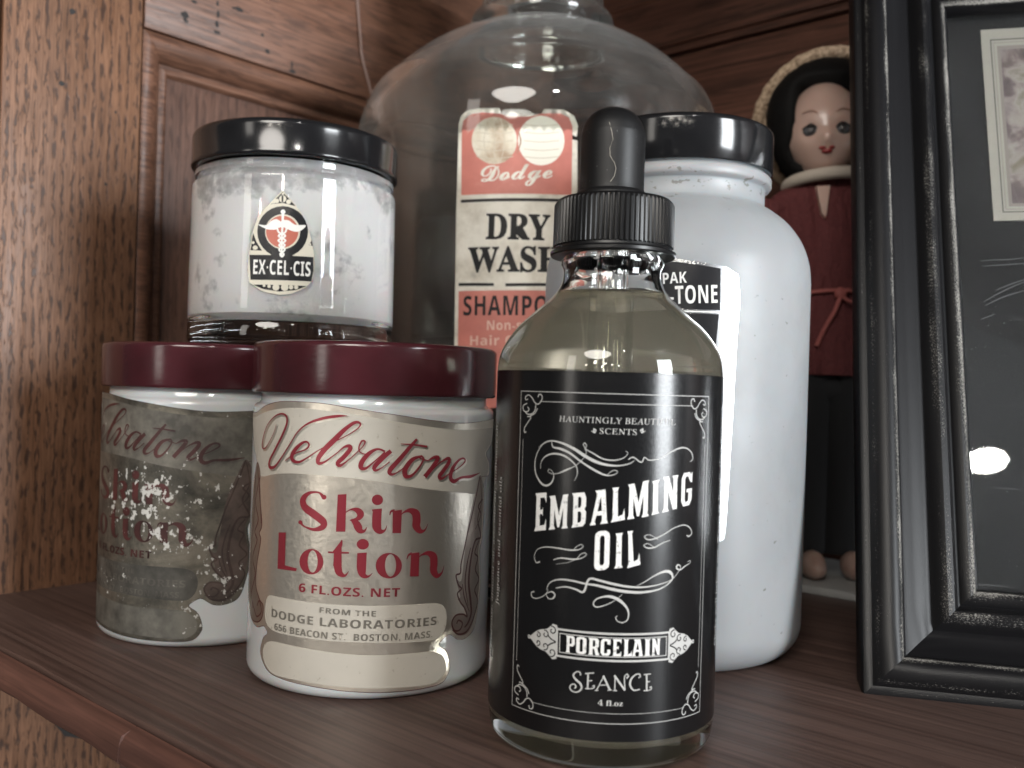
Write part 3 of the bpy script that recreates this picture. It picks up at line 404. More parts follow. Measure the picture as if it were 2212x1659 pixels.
["s","R",[[5.56,44.41,2.012],[5.47,42.08,2.068],[5.6,40.28,1.956],[6.37,39.37,1.23],[7.41,39.64,0.391],[7.82,40.75,0.084]],0,0],
["p","R",[[[6.76,46.63],[6.74,46.36],[6.65,46.1],[6.51,45.87],[6.31,45.68],[6.08,45.53],[5.81,45.44],[5.53,45.41],[5.25,45.43],[4.98,45.52],[4.74,45.66],[4.54,45.85],[4.38,46.08],[4.28,46.34],[4.24,46.61],[4.26,46.88],[4.35,47.14],[4.49,47.37],[4.69,47.57],[4.92,47.71],[5.18,47.81],[5.46,47.84],[5.74,47.81],[6.01,47.72],[6.26,47.58],[6.46,47.39],[6.62,47.16],[6.72,46.9]]],0],
["s","R",[[8.42,43.13,0.168],[8.67,43.96,0.391],[9.5,44.15,0.671]],0,0],
["p","R",[[[9.08,44.07],[11.19,44.32],[11.13,38.91],[9.15,38.95]]],0],
["s","R",[[10.67,42.74,0.168],[11.64,43.7,0.335],[13.08,44.11,1.062],[14.49,43.39,1.9],[14.83,41.92,1.956],[14.82,40.38,1.845],[15.83,39.18,1.118],[17.0,39.4,0.391],[17.74,40.8,0.084]],0,0],
["p","R",[[[-19.49,37.6],[-17.12,37.86],[-17.12,30.16],[-13.51,29.88],[-13.66,29.22],[-19.53,29.05]]],0],
["p","R",[[[-6.59,32.02],[-6.64,31.37],[-6.84,30.73],[-7.17,30.15],[-7.62,29.65],[-8.17,29.26],[-8.8,28.99],[-9.47,28.86],[-10.16,28.87],[-10.83,29.02],[-11.44,29.31],[-11.97,29.73],[-12.38,30.25],[-12.64,30.85],[-12.75,31.5],[-12.69,32.16],[-12.47,32.81],[-12.1,33.41],[-11.6,33.92],[-11.01,34.33],[-10.35,34.6],[-9.67,34.74],[-8.99,34.72],[-8.34,34.55],[-7.77,34.24],[-7.29,33.81],[-6.92,33.28],[-6.69,32.67]],[[-7.97,31.98],[-7.99,31.41],[-8.06,30.86],[-8.2,30.37],[-8.39,29.95],[-8.62,29.63],[-8.89,29.41],[-9.18,29.33],[-9.47,29.36],[-9.75,29.53],[-10.01,29.81],[-10.24,30.2],[-10.41,30.67],[-10.53,31.2],[-10.58,31.76],[-10.57,32.33],[-10.49,32.88],[-10.35,33.38],[-10.15,33.8],[-9.91,34.13],[-9.63,34.34],[-9.35,34.43],[-9.05,34.39],[-8.77,34.22],[-8.52,33.93],[-8.3,33.55],[-8.13,33.08],[-8.02,32.54]]],0],
["s","R",[[-2.29,37.24,0.224],[-2.68,35.98,0.95],[-3.49,34.97,0.838],[-4.47,34.29,0.168]],0,0],
["p","R",[[[-4.05,34.53],[-2.37,37.1],[-2.2,31.3],[-4.18,31.2]]],0],
["s","R",[[-3.19,31.53,1.845],[-2.71,29.76,1.565],[-1.4,29.12,0.559],[-0.49,30.21,0.084]],0,0],
["s","R",[[-5.49,34.28,0.391],[-0.61,34.35,0.391]],0,1],
["p","R",[[[3.86,36.43],[3.83,36.16],[3.74,35.9],[3.58,35.67],[3.37,35.47],[3.11,35.32],[2.83,35.23],[2.52,35.2],[2.22,35.22],[1.93,35.31],[1.66,35.45],[1.44,35.63],[1.27,35.86],[1.16,36.11],[1.12,36.38],[1.14,36.65],[1.24,36.91],[1.4,37.15],[1.61,37.34],[1.86,37.49],[2.15,37.59],[2.45,37.63],[2.76,37.6],[3.05,37.51],[3.31,37.37],[3.54,37.18],[3.7,36.95],[3.81,36.7]]],0],
["s","R",[[1.32,34.12,0.447],[3.45,34.32,0.447]],0,1],
["s","R",[[2.36,34.31,2.124],[2.35,30.88,2.068],[2.78,29.37,1.397],[3.88,29.02,0.503],[4.9,29.85,0.084]],0,0],
["p","R",[[[11.59,31.36],[11.53,30.71],[11.32,30.09],[10.97,29.55],[10.5,29.1],[9.93,28.77],[9.3,28.57],[8.63,28.52],[7.96,28.61],[7.32,28.84],[6.74,29.2],[6.26,29.67],[5.89,30.23],[5.65,30.85],[5.56,31.51],[5.61,32.16],[5.82,32.78],[6.15,33.33],[6.61,33.79],[7.16,34.14],[7.79,34.35],[8.45,34.41],[9.12,34.32],[9.77,34.09],[10.36,33.72],[10.86,33.23],[11.24,32.66],[11.49,32.03]],[[10.22,31.5],[10.2,30.92],[10.12,30.38],[9.98,29.89],[9.79,29.49],[9.56,29.19],[9.29,29.01],[9.0,28.95],[8.72,29.02],[8.44,29.22],[8.19,29.54],[7.97,29.95],[7.81,30.44],[7.7,30.99],[7.65,31.57],[7.66,32.14],[7.74,32.68],[7.88,33.17],[8.07,33.58],[8.3,33.88],[8.57,34.06],[8.85,34.12],[9.14,34.05],[9.42,33.85],[9.67,33.54],[9.89,33.12],[10.06,32.63],[10.17,32.08]]],0],
["s","R",[[12.7,32.79,0.14],[13.1,33.75,0.391],[13.89,34.11,0.615]],0,0],
["p","R",[[[13.68,34.12],[15.77,34.28],[15.74,28.66],[13.58,28.75]]],0],
["s","R",[[15.22,32.66,0.168],[16.25,33.58,0.335],[17.97,33.91,1.062],[19.39,33.01,1.9],[19.65,31.34,2.012],[19.64,29.64,1.845],[20.7,28.34,1.118],[21.99,28.97,0.391],[22.58,30.63,0.084]],0,0],
["t","R","6 FL.OZS. NET","sans",[-12.71,24.6],[11.29,24.24],2.01],
["t","F3","FROM THE","sans",[-7.11,20.31],[5.93,19.82],1.29],
["t","F3","DODGE LABORATORIES","sans",[-21.24,17.48],[20.87,16.81],1.96],
["t","F3","656 BEACON ST.  BOSTON, MASS.","sans",[-20.06,14.64],[19.79,13.99],1.57]],
'jug': [
["p","C",[[[-29.8,162.8],[-29.02,165.61],[-26.78,167.36],[-22.87,167.76],[-15.31,167.55],[-14.45,165.3],[-11.55,164.72],[-4.83,165.06],[-0.99,165.55],[-0.01,167.22],[6.44,167.29],[10.15,165.31],[11.57,162.06],[11.15,158.42],[9.55,159.08],[8.82,157.49],[11.45,157.15],[12.46,123.96],[12.98,98.19],[13.93,67.25],[-28.64,65.93],[-29.03,92.08],[-29.72,133.98]]],0],
["p","R",[[[-28.58,161.13],[-28.1,163.97],[-25.6,165.87],[-21.18,166.36],[-14.72,165.57],[-12.06,164.48],[-4.81,164.55],[-0.73,165.66],[5.45,165.9],[8.34,164.67],[9.63,161.92],[10.01,138.66],[-28.01,138.5]]],0],
["p","G",[[[-8.91,156.46],[-9.05,154.68],[-9.56,152.99],[-10.44,151.48],[-11.62,150.23],[-13.06,149.29],[-14.69,148.73],[-16.43,148.56],[-18.2,148.81],[-19.91,149.46],[-21.47,150.48],[-22.8,151.82],[-23.82,153.4],[-24.49,155.14],[-24.75,156.95],[-24.6,158.74],[-24.05,160.41],[-23.11,161.88],[-21.86,163.09],[-20.36,163.97],[-18.68,164.48],[-16.92,164.61],[-15.17,164.35],[-13.5,163.71],[-12.0,162.73],[-10.73,161.45],[-9.77,159.92],[-9.15,158.23]]],0],
["p","L",[[[7.06,156.88],[6.92,155.01],[6.39,153.22],[5.5,151.6],[4.3,150.22],[2.84,149.17],[1.21,148.5],[-0.52,148.23],[-2.27,148.4],[-3.94,148.98],[-5.45,149.95],[-6.73,151.26],[-7.71,152.84],[-8.34,154.6],[-8.6,156.46],[-8.46,158.31],[-7.93,160.07],[-7.04,161.66],[-5.84,162.98],[-4.38,163.99],[-2.75,164.63],[-1.02,164.88],[0.73,164.72],[2.4,164.16],[3.91,163.23],[5.19,161.97],[6.18,160.44],[6.81,158.72]]],0],
["s","D",[[-8.82,160.32,0.206],[-7.66,156.2,0.514],[-8.83,152.08,0.206]],0,0],
["s","D2",[[-23.26,162.33,0.257],[-16.82,161.4,0.257],[-10.42,161.87,0.257]],0,0],
["s","D2",[[-6.79,161.86,0.257],[-0.91,161.43,0.257],[5.04,162.17,0.257]],0,0],
["s","D2",[[-23.17,159.72,0.257],[-16.74,158.81,0.257],[-10.34,159.3,0.257]],0,0],
["s","D2",[[-6.72,159.29,0.257],[-0.84,158.87,0.257],[5.12,159.6,0.257]],0,0],
["s","D2",[[-23.08,156.86,0.257],[-16.66,155.96,0.257],[-10.26,156.46,0.257]],0,0],
["s","D2",[[-6.63,156.46,0.257],[-0.75,156.04,0.257],[5.2,156.78,0.257]],0,0],
["s","D2",[[-22.99,153.99,0.257],[-16.57,153.12,0.257],[-10.17,153.63,0.257]],0,0],
["s","D2",[[-6.55,153.63,0.257],[-0.67,153.22,0.257],[5.28,153.95,0.257]],0,0],
["s","D2",[[-22.91,151.39,0.257],[-16.49,150.53,0.257],[-10.1,151.05,0.257]],0,0],
["s","D2",[[-6.47,151.06,0.257],[-0.59,150.65,0.257],[5.36,151.39,0.257]],0,0],
["s","D2",[[-19.1,164.18,0.257],[-20.34,156.72,0.257],[-18.64,149.4,0.257]],0,0],
["s","D2",[[-16.91,164.09,0.257],[-16.68,156.59,0.257],[-16.46,149.34,0.257]],0,0],
["s","D2",[[-14.74,164.02,0.257],[-13.08,156.5,0.257],[-14.29,149.29,0.257]],0,0],
["t","C","Dodge","script",[-20.83,140.92],[3.56,142.31],7.71],
["s","K",[[-28.06,136.42,1.028],[11.02,136.76,1.028]],0,1],
["t","K","DRY","slab",[-18.77,123.51],[3.0,123.26],8.48],
["t","K","WASH","slab",[-24.73,112.32],[7.81,112.8],8.48],
["s","K",[[-28.0,108.03,1.028],[-15.35,107.98,1.028]],0,1],
["s","K",[[-11.41,107.91,1.028],[11.87,108.61,1.028]],0,1],
["p","R",[[[-27.92,105.78],[11.83,106.49],[13.02,67.23],[-27.2,65.98]]],0],
["t","K","SHAMPOO","sans",[-25.94,97.47],[8.52,98.01],6.68],
["t","C2","Non-soap","sans",[-17.28,92.6],[2.45,93.06],3.19],
["t","C2","Hair Cleaner","sans",[-23.1,87.34],[8.29,88.11],3.39]],
'cream': [
["p","C",[[[3.55,126.35],[1.32,123.79],[-0.94,121.38],[-3.01,118.77],[-4.36,115.01],[-5.3,109.39],[-5.7,103.76],[-5.14,100.48],[-1.19,97.98],[3.48,97.15],[6.89,97.71],[10.28,99.38],[12.2,101.45],[12.82,104.56],[12.68,109.28],[11.86,112.99],[10.46,117.11],[8.51,120.71],[5.91,123.8]]],0],
["p","K",[[[3.56,125.88],[0.43,122.31],[3.65,122.73],[7.21,122.07]]],0],
["p","C",[[[4.58,123.95],[4.56,123.73],[4.5,123.52],[4.39,123.33],[4.24,123.16],[4.06,123.04],[3.86,122.95],[3.65,122.92],[3.43,122.93],[3.23,122.99],[3.04,123.1],[2.89,123.25],[2.77,123.43],[2.69,123.63],[2.66,123.85],[2.68,124.07],[2.74,124.28],[2.85,124.47],[3.0,124.63],[3.18,124.76],[3.38,124.84],[3.59,124.88],[3.81,124.87],[4.01,124.8],[4.2,124.7],[4.35,124.55],[4.47,124.37],[4.55,124.17]]],0],
["p","C",[[[2.67,123.26],[2.66,123.13],[2.62,123.0],[2.56,122.88],[2.46,122.78],[2.35,122.7],[2.23,122.65],[2.09,122.63],[1.96,122.64],[1.83,122.68],[1.72,122.75],[1.62,122.84],[1.54,122.95],[1.5,123.08],[1.48,123.21],[1.49,123.35],[1.53,123.48],[1.6,123.6],[1.69,123.7],[1.8,123.77],[1.93,123.82],[2.06,123.84],[2.19,123.84],[2.32,123.8],[2.44,123.73],[2.53,123.64],[2.61,123.53],[2.66,123.4]]],0],
["p","C",[[[5.88,123.21],[5.87,123.07],[5.82,122.93],[5.75,122.8],[5.65,122.69],[5.54,122.6],[5.4,122.54],[5.26,122.52],[5.12,122.52],[4.98,122.56],[4.86,122.64],[4.75,122.73],[4.67,122.85],[4.62,122.99],[4.6,123.13],[4.61,123.28],[4.66,123.42],[4.73,123.55],[4.83,123.66],[4.95,123.74],[5.08,123.8],[5.22,123.83],[5.36,123.82],[5.5,123.78],[5.62,123.71],[5.73,123.61],[5.81,123.49],[5.86,123.36]]],0],
["p","C",[[[1.21,122.8],[1.2,122.73],[1.18,122.66],[1.15,122.6],[1.1,122.54],[1.04,122.5],[0.97,122.48],[0.9,122.47],[0.82,122.47],[0.75,122.49],[0.69,122.53],[0.64,122.58],[0.6,122.64],[0.57,122.71],[0.56,122.78],[0.57,122.85],[0.59,122.92],[0.63,122.99],[0.68,123.04],[0.74,123.08],[0.8,123.11],[0.88,123.12],[0.95,123.11],[1.02,123.09],[1.08,123.06],[1.13,123.01],[1.17,122.95],[1.2,122.88]]],0],
["p","C",[[[3.94,125.32],[3.94,125.25],[3.92,125.18],[3.88,125.11],[3.83,125.06],[3.77,125.01],[3.71,124.99],[3.63,124.97],[3.56,124.98],[3.49,125.0],[3.43,125.04],[3.38,125.08],[3.34,125.14],[3.31,125.21],[3.3,125.29],[3.31,125.36],[3.33,125.43],[3.37,125.49],[3.42,125.55],[3.48,125.59],[3.54,125.62],[3.62,125.63],[3.69,125.63],[3.76,125.6],[3.82,125.57],[3.87,125.52],[3.91,125.46],[3.93,125.39]]],0],
["p","K",[[[10.79,115.25],[10.66,113.65],[10.19,112.1],[9.4,110.68],[8.34,109.47],[7.06,108.54],[5.62,107.93],[4.09,107.67],[2.55,107.78],[1.06,108.25],[-0.3,109.05],[-1.46,110.15],[-2.36,111.48],[-2.94,112.97],[-3.18,114.56],[-3.04,116.14],[-2.55,117.65],[-1.73,119.01],[-0.63,120.16],[0.68,121.05],[2.14,121.63],[3.68,121.89],[5.22,121.8],[6.69,121.37],[8.02,120.62],[9.15,119.58],[10.01,118.29],[10.57,116.83]]],0],
["p","C",[[[8.63,115.08],[8.54,113.98],[8.22,112.93],[7.68,111.96],[6.95,111.14],[6.07,110.51],[5.08,110.09],[4.03,109.91],[2.96,109.99],[1.94,110.3],[1.01,110.85],[0.22,111.59],[-0.38,112.5],[-0.78,113.52],[-0.93,114.6],[-0.84,115.68],[-0.51,116.72],[0.04,117.66],[0.79,118.45],[1.68,119.06],[2.69,119.47],[3.74,119.64],[4.8,119.58],[5.82,119.28],[6.73,118.76],[7.5,118.04],[8.1,117.16],[8.48,116.15]]],0],
["p","R",[[[8.15,115.04],[8.07,114.04],[7.77,113.08],[7.27,112.2],[6.6,111.45],[5.79,110.87],[4.87,110.49],[3.9,110.33],[2.92,110.4],[1.98,110.68],[1.12,111.18],[0.39,111.86],[-0.17,112.69],[-0.53,113.62],[-0.67,114.6],[-0.59,115.59],[-0.28,116.54],[0.23,117.4],[0.91,118.13],[1.74,118.69],[2.67,119.06],[3.64,119.21],[4.62,119.16],[5.55,118.88],[6.4,118.41],[7.11,117.75],[7.66,116.94],[8.01,116.03]]],0],
["p","K",[[[-5.24,108.1],[12.49,108.27],[12.65,104.55],[12.09,101.39],[-4.72,101.14]]],0],
["p","K",[[[0.84,108.57],[6.8,108.85],[6.84,107.44],[0.88,107.4]]],0],
["p","W",[[[-2.95,116.55],[-0.56,116.43],[0.57,117.56],[2.18,118.21],[3.35,117.56],[4.25,118.08],[5.62,117.92],[7.25,116.86],[10.12,116.96],[8.67,115.32],[7.08,114.97],[5.23,115.55],[4.31,115.97],[2.93,115.9],[2.03,115.28],[0.18,115.21],[-1.01,115.53]]],1],
["s","W",[[3.83,120.51,0.82],[3.79,118.05,0.627],[3.74,113.37,0.531],[3.82,107.63,0.386]],0,0],
["p","W",[[[4.48,120.31],[4.47,120.17],[4.42,120.03],[4.35,119.9],[4.25,119.79],[4.13,119.7],[4.0,119.65],[3.86,119.62],[3.72,119.63],[3.58,119.67],[3.45,119.75],[3.35,119.85],[3.27,119.97],[3.22,120.1],[3.2,120.25],[3.21,120.39],[3.25,120.53],[3.33,120.66],[3.43,120.77],[3.54,120.85],[3.68,120.91],[3.82,120.93],[3.96,120.93],[4.1,120.88],[4.22,120.81],[4.33,120.71],[4.41,120.59],[4.46,120.46]]],0],
["s","W",[[2.41,115.65,0.483],[2.91,114.5,0.483],[4.65,113.65,0.483],[2.81,112.27,0.483],[4.59,111.07,0.483],[3.07,109.82,0.483],[4.34,108.59,0.483],[3.91,107.75,0.483]],0,0],
["s","W",[[4.93,115.77,0.483],[4.51,114.58,0.483],[2.82,113.56,0.483],[4.73,112.36,0.483],[3.03,110.99,0.483],[4.62,109.9,0.483],[3.42,108.55,0.483],[3.91,107.75,0.483]],0,0],
["p","K",[[[-3.89,99.84],[10.96,100.06],[8.0,98.71],[3.45,98.09],[-1.21,98.68]]],0],
["p","C",[[[3.42,99.3],[3.4,99.09],[3.34,98.89],[3.23,98.71],[3.09,98.56],[2.92,98.44],[2.73,98.36],[2.53,98.33],[2.32,98.35],[2.13,98.41],[1.95,98.51],[1.8,98.66],[1.68,98.83],[1.61,99.02],[1.58,99.23],[1.6,99.44],[1.66,99.64],[1.76,99.82],[1.9,99.97],[2.08,100.09],[2.27,100.17],[2.47,100.2],[2.68,100.18],[2.87,100.12],[3.05,100.02],[3.2,99.88],[3.32,99.7],[3.39,99.51]]],0],
["p","C",[[[5.9,99.42],[5.89,99.19],[5.82,98.96],[5.7,98.76],[5.55,98.59],[5.36,98.46],[5.15,98.37],[4.93,98.34],[4.71,98.35],[4.49,98.42],[4.3,98.53],[4.14,98.69],[4.01,98.88],[3.93,99.09],[3.9,99.32],[3.92,99.55],[3.98,99.77],[4.1,99.97],[4.25,100.14],[4.44,100.27],[4.65,100.36],[4.87,100.4],[5.1,100.38],[5.31,100.32],[5.5,100.2],[5.67,100.05],[5.79,99.86],[5.87,99.64]]],0],
["p","C",[[[7.2,99.48],[7.19,99.35],[7.15,99.22],[7.09,99.1],[6.99,99.0],[6.88,98.92],[6.76,98.87],[6.63,98.84],[6.5,98.85],[6.37,98.89],[6.26,98.96],[6.16,99.05],[6.09,99.16],[6.04,99.29],[6.02,99.42],[6.03,99.56],[6.07,99.69],[6.14,99.81],[6.23,99.91],[6.34,99.99],[6.46,100.04],[6.59,100.06],[6.73,100.05],[6.85,100.01],[6.97,99.95],[7.06,99.86],[7.14,99.74],[7.19,99.62]]],0],
["p","C",[[[8.53,99.56],[8.52,99.43],[8.48,99.31],[8.42,99.2],[8.33,99.11],[8.23,99.03],[8.12,98.98],[8.0,98.96],[7.87,98.97],[7.76,99.01],[7.65,99.07],[7.56,99.15],[7.49,99.25],[7.45,99.37],[7.43,99.5],[7.44,99.62],[7.48,99.74],[7.54,99.85],[7.63,99.95],[7.73,100.02],[7.84,100.07],[7.96,100.09],[8.09,100.08],[8.2,100.05],[8.31,99.99],[8.4,99.9],[8.47,99.8],[8.51,99.68]]],0],
["p","C",[[[1.11,99.5],[1.1,99.39],[1.07,99.29],[1.02,99.2],[0.94,99.12],[0.86,99.07],[0.76,99.03],[0.66,99.01],[0.55,99.02],[0.45,99.05],[0.36,99.11],[0.29,99.18],[0.23,99.26],[0.19,99.36],[0.18,99.47],[0.19,99.57],[0.22,99.67],[0.27,99.76],[0.34,99.84],[0.43,99.9],[0.53,99.93],[0.63,99.95],[0.73,99.94],[0.83,99.91],[0.92,99.86],[1.0,99.78],[1.06,99.7],[1.09,99.6]]],0],
["p","C",[[[-0.39,99.64],[-0.4,99.55],[-0.42,99.47],[-0.46,99.4],[-0.52,99.34],[-0.59,99.29],[-0.67,99.26],[-0.75,99.25],[-0.84,99.26],[-0.92,99.28],[-0.99,99.33],[-1.05,99.39],[-1.1,99.45],[-1.13,99.53],[-1.14,99.62],[-1.14,99.7],[-1.11,99.78],[-1.07,99.85],[-1.01,99.91],[-0.94,99.96],[-0.86,99.99],[-0.78,100.0],[-0.69,99.99],[-0.61,99.97],[-0.54,99.93],[-0.48,99.87],[-0.43,99.8],[-0.4,99.72]]],0],
["p","K",[[[-4.34,114.31],[-4.93,109.39],[-1.65,109.32],[-3.28,111.74]]],0],
["p","K",[[[11.86,112.99],[11.09,111.51],[12.26,111.37]]],0],
["p","C",[[[-2.87,110.11],[-2.88,109.98],[-2.93,109.85],[-3.02,109.73],[-3.13,109.63],[-3.26,109.56],[-3.42,109.51],[-3.58,109.49],[-3.74,109.51],[-3.9,109.55],[-4.04,109.62],[-4.16,109.72],[-4.25,109.83],[-4.31,109.96],[-4.33,110.09],[-4.32,110.23],[-4.27,110.36],[-4.18,110.48],[-4.07,110.57],[-3.93,110.65],[-3.78,110.69],[-3.62,110.71],[-3.45,110.7],[-3.3,110.65],[-3.16,110.58],[-3.04,110.49],[-2.95,110.37],[-2.89,110.25]]],0],
["p","C",[[[-3.81,111.5],[-3.82,111.42],[-3.84,111.34],[-3.89,111.27],[-3.95,111.21],[-4.02,111.16],[-4.1,111.14],[-4.19,111.13],[-4.28,111.13],[-4.36,111.16],[-4.44,111.21],[-4.5,111.26],[-4.55,111.34],[-4.58,111.41],[-4.6,111.5],[-4.59,111.58],[-4.56,111.66],[-4.52,111.73],[-4.46,111.79],[-4.38,111.84],[-4.3,111.87],[-4.21,111.88],[-4.13,111.87],[-4.04,111.84],[-3.97,111.8],[-3.9,111.74],[-3.85,111.67],[-3.82,111.59]]],0],
["p","C",[[[11.78,111.8],[11.77,111.74],[11.76,111.67],[11.72,111.62],[11.68,111.57],[11.63,111.53],[11.57,111.51],[11.51,111.49],[11.45,111.5],[11.39,111.51],[11.33,111.54],[11.29,111.58],[11.25,111.63],[11.23,111.69],[11.22,111.75],[11.23,111.82],[11.25,111.88],[11.28,111.93],[11.32,111.98],[11.37,112.02],[11.43,112.05],[11.49,112.06],[11.55,112.06],[11.61,112.04],[11.67,112.01],[11.71,111.97],[11.75,111.92],[11.77,111.86]]],0],
["t","W","EX·CEL·CIS","sans",[-3.98,102.79],[11.76,102.78],4.05]],
'pak': [
["p","S",[[[-24.52,36.3],[-21.52,33.3],[5.52,33.3],[6.32,35.5],[7.92,36.1],[8.32,38.3],[8.92,53.3],[9.92,88.3],[10.52,97.3],[9.72,103.8],[6.52,105.7],[-7.0,107.5],[-19.52,105.7],[-24.52,100.3]]],0],
["p","K",[[[-20.52,94.55],[5.09,94.55],[4.85,105.2],[-1.15,106.0],[-7.0,106.6],[-20.52,105.2]]],0],
["p","K",[[[-20.52,93.55],[4.79,93.55],[2.09,55.3],[-7.0,43.3],[-18.52,55.3]]],0],
["t","W","PAK","sans",[-9.63,100.93],[-3.67,101.35],2.8],
["t","W","-TONE","sans",[-7.71,95.82],[4.34,96.44],4.6],
["s","W",[[-20.52,94.05,0.35],[5.09,94.05,0.35]],0,1]]}
BACK_SHIFT = -17.10

STY = {'serifb': (0x1D400, 0x1D41A, 0x1D7CE), 'serifn': (0x1D434, 0x1D44E, None), 'slab': (0x1D400, 0x1D41A, 0x1D7CE),
       'sans': (0x1D5D4, 0x1D5EE, 0x1D7EC), 'script': (0x1D4D0, 0x1D4EA, None)}
def glyphs(s, style):
    A, a, d = STY[style]; o = ''
    for ch in s:
        if style == 'serifn' and ch == 'h': o += '\u210e'
        elif 'A' <= ch <= 'Z': o += chr(A + ord(ch) - 65)
        elif 'a' <= ch <= 'z': o += chr(a + ord(ch) - 97)
        elif '0' <= ch <= '9' and d: o += chr(d + ord(ch) - 48)
        else: o += ch
    return o
def text2d(s, style, p0, p1, h):
    cu = bpy.data.curves.new('lettering', 'FONT'); cu.body = glyphs(s, style); cu.resolution_u = 4
    cu.space_character = 1.06 if style in ('serifn', 'sans') else 1.0
    if style == 'slab': cu.offset = 0.02
    if style == 'script': cu.offset = 0.012
    o = bpy.data.objects.new('lettering', cu); COL.objects.link(o)
    bpy.context.view_layer.update()
    ev = o.evaluated_get(bpy.context.evaluated_depsgraph_get()); me = ev.to_mesh()
    vs = [(v.co.x, v.co.y) for v in me.vertices]; fs = [tuple(p.vertices) for p in me.polygons]
    ev.to_mesh_clear(); bpy.data.objects.remove(o); bpy.data.curves.remove(cu)
    if style == 'serifn': vs = [(x - 0.21 * y, y) for x, y in vs]
    x0 = min(v[0] for v in vs); x1 = max(v[0] for v in vs)
    y1 = max(v[1] for v in vs); y0 = min(v[1] for v in vs)
    D = Vector((p1[0] - p0[0], p1[1] - p0[1])); L = D.length; D.normalize(); Pn = Vector((-D.y, D.x))
    ky = h / (y1 - y0) if style == 'script' else h / y1
    yb = y0 * 0.75 if style == 'script' else 0.0
    out = []
    for x, y in vs:
        q = Vector(p0) + D * ((x - x0) * L / (x1 - x0)) + Pn * ((y - yb) * ky)
        out.append((q.x, q.y))
    return out, fs
def stroke2d(pts, closed, lin):
    if lin:
        P = []
        n = len(pts); segs = n if closed else n - 1
        for i in range(segs):
            a, b = pts[i], pts[(i + 1) % n]; m = max(1, int(math.dist(a[:2], b[:2]) / 1.0))
            P += [[a[k] + (b[k] - a[k]) * t / m for k in range(3)] for t in range(m)]
        if not closed: P.append(pts[-1])
    else: P = cr(pts, 0.25, closed)
    n = len(P); vs = []
    for i in range(n):
        a = P[(i - 1) % n] if (closed or i > 0) else P[i]; c = P[(i + 1) % n] if (closed or i < n - 1) else P[i]
        d1 = Vector((P[i][0] - a[0], P[i][1] - a[1])); d2 = Vector((c[0] - P[i][0], c[1] - P[i][1]))
        if d1.length < 1e-7: d1 = d2
        if d2.length < 1e-7: d2 = d1
        if d1.length < 1e-7: d1 = d2 = Vector((1, 0))
        n1 = Vector((-d1.y, d1.x)).normalized(); n2 = Vector((-d2.y, d2.x)).normalized()
        m = n1 + n2
        if m.length < 0.3: m = n1
        m.normalize(); k = 1.0 / max(0.55, m.dot(n1)); w = max(P[i][2], 0.02) * 0.5 * k
        vs += [(P[i][0] + m.x * w, P[i][1] + m.y * w), (P[i][0] - m.x * w, P[i][1] - m.y * w)]
    fs = [(2 * i, 2 * i + 1, 2 * ((i + 1) % n) + 1, 2 * ((i + 1) % n)) for i in range(n if closed else n - 1)]
    return vs, fs, True
def print_label(name, items, r, mats, parent, shift=0.0, cut=1.0, lift=0.03, step=0.0018, backing=None):
    keys = [k for k in mats if mats[k]]; co = []; faces = []; mi = []
    for idx, it in enumerate(items):
        if it[0] == 's': vs, fs, _ = stroke2d(it[2], it[3], it[4])
        elif it[0] == 'p':
            rings = it[2]
            if it[3]: rings = [cr([list(q) for q in g], 0.5, True) for g in rings]
            vs = [tuple(q) for g in rings for q in g]
            fs = [tuple(t) for t in tessellate_polygon([[Vector((q[0], q[1], 0)) for q in g] for g in rings])]
        else: vs, fs = text2d(it[2], it[3], it[4], it[5], it[6])
        bm = bmesh.new(); bv = [bm.verts.new((x + shift, y, 0)) for x, y in vs]
        for f in fs:
            try: bm.faces.new([bv[i] for i in f])
            except ValueError: pass
        if it[0] != 's':
            us = [v.co.x for v in bm.verts]; lo, hi = min(us), max(us); k = math.ceil(lo / cut) * cut
            while k < hi:
                if k > lo + 0.02: bmesh.ops.bisect_plane(bm, geom=list(bm.verts) + list(bm.edges) + list(bm.faces), plane_co=(k, 0, 0), plane_no=(1, 0, 0), dist=1e-5)
                k += cut
        for f in bm.faces: f.normal_update()
        base = len(co); bm.verts.index_update(); nv = max(1, len(bm.verts))
        for i, v in enumerate(bm.verts):
            R = r + lift + idx * step + (0.0012 * i / nv if it[0] == 's' else 0)
            th = v.co.x / r
            co.append((R * math.sin(th), -R * math.cos(th), v.co.y))
        for f in bm.faces:
            ids = [base + v.index for v in f.verts]
            if f.normal.z < 0: ids.reverse()
            faces.append(ids); mi.append(keys.index(it[1]) if it[1] in keys else 0)
        bm.free()
    me = bpy.data.meshes.new(name); me.from_pydata([[c * MM for c in p] for p in co], [], faces)
    for k in keys: me.materials.append(mats[k])
    me.polygons.foreach_set('material_index', mi); me.shade_smooth(); me.validate(); me.update()
    return link(name, me, parent)

# ------------------------------------------------------------------ cabinet: side panel, back panel and shelf
CB = thing('cabinet', 'dark oak cabinet with a framed side panel and a worn shelf under all the jars', 'cabinet', (-245.9, 217.5, 0), math.radians(-41.5))
oak = wood('oak_stile', (0.045, 0.025, 0.019), (0.17, 0.082, 0.045), (0.235, 0.119, 0.068), 2, 0.85, 0.45, 800, 190, cols=0.0031)
oak_rail = wood('oak_rail', (0.04, 0.02, 0.015), (0.145, 0.068, 0.042), (0.195, 0.095, 0.06), 1, 0.5, 0.4, 420, 60, spots=0.5)
oak_panel = wood('oak_panel', (0.04, 0.02, 0.015), (0.105, 0.053, 0.037), (0.145, 0.076, 0.054), 2, 0.6, 0.45, 700, 130, cols=0.0034)
mahog = wood('dark_back', (0.02, 0.011, 0.009), (0.125, 0.055, 0.038), (0.185, 0.085, 0.058), 0, 0.6, 0.45, 300, 24)
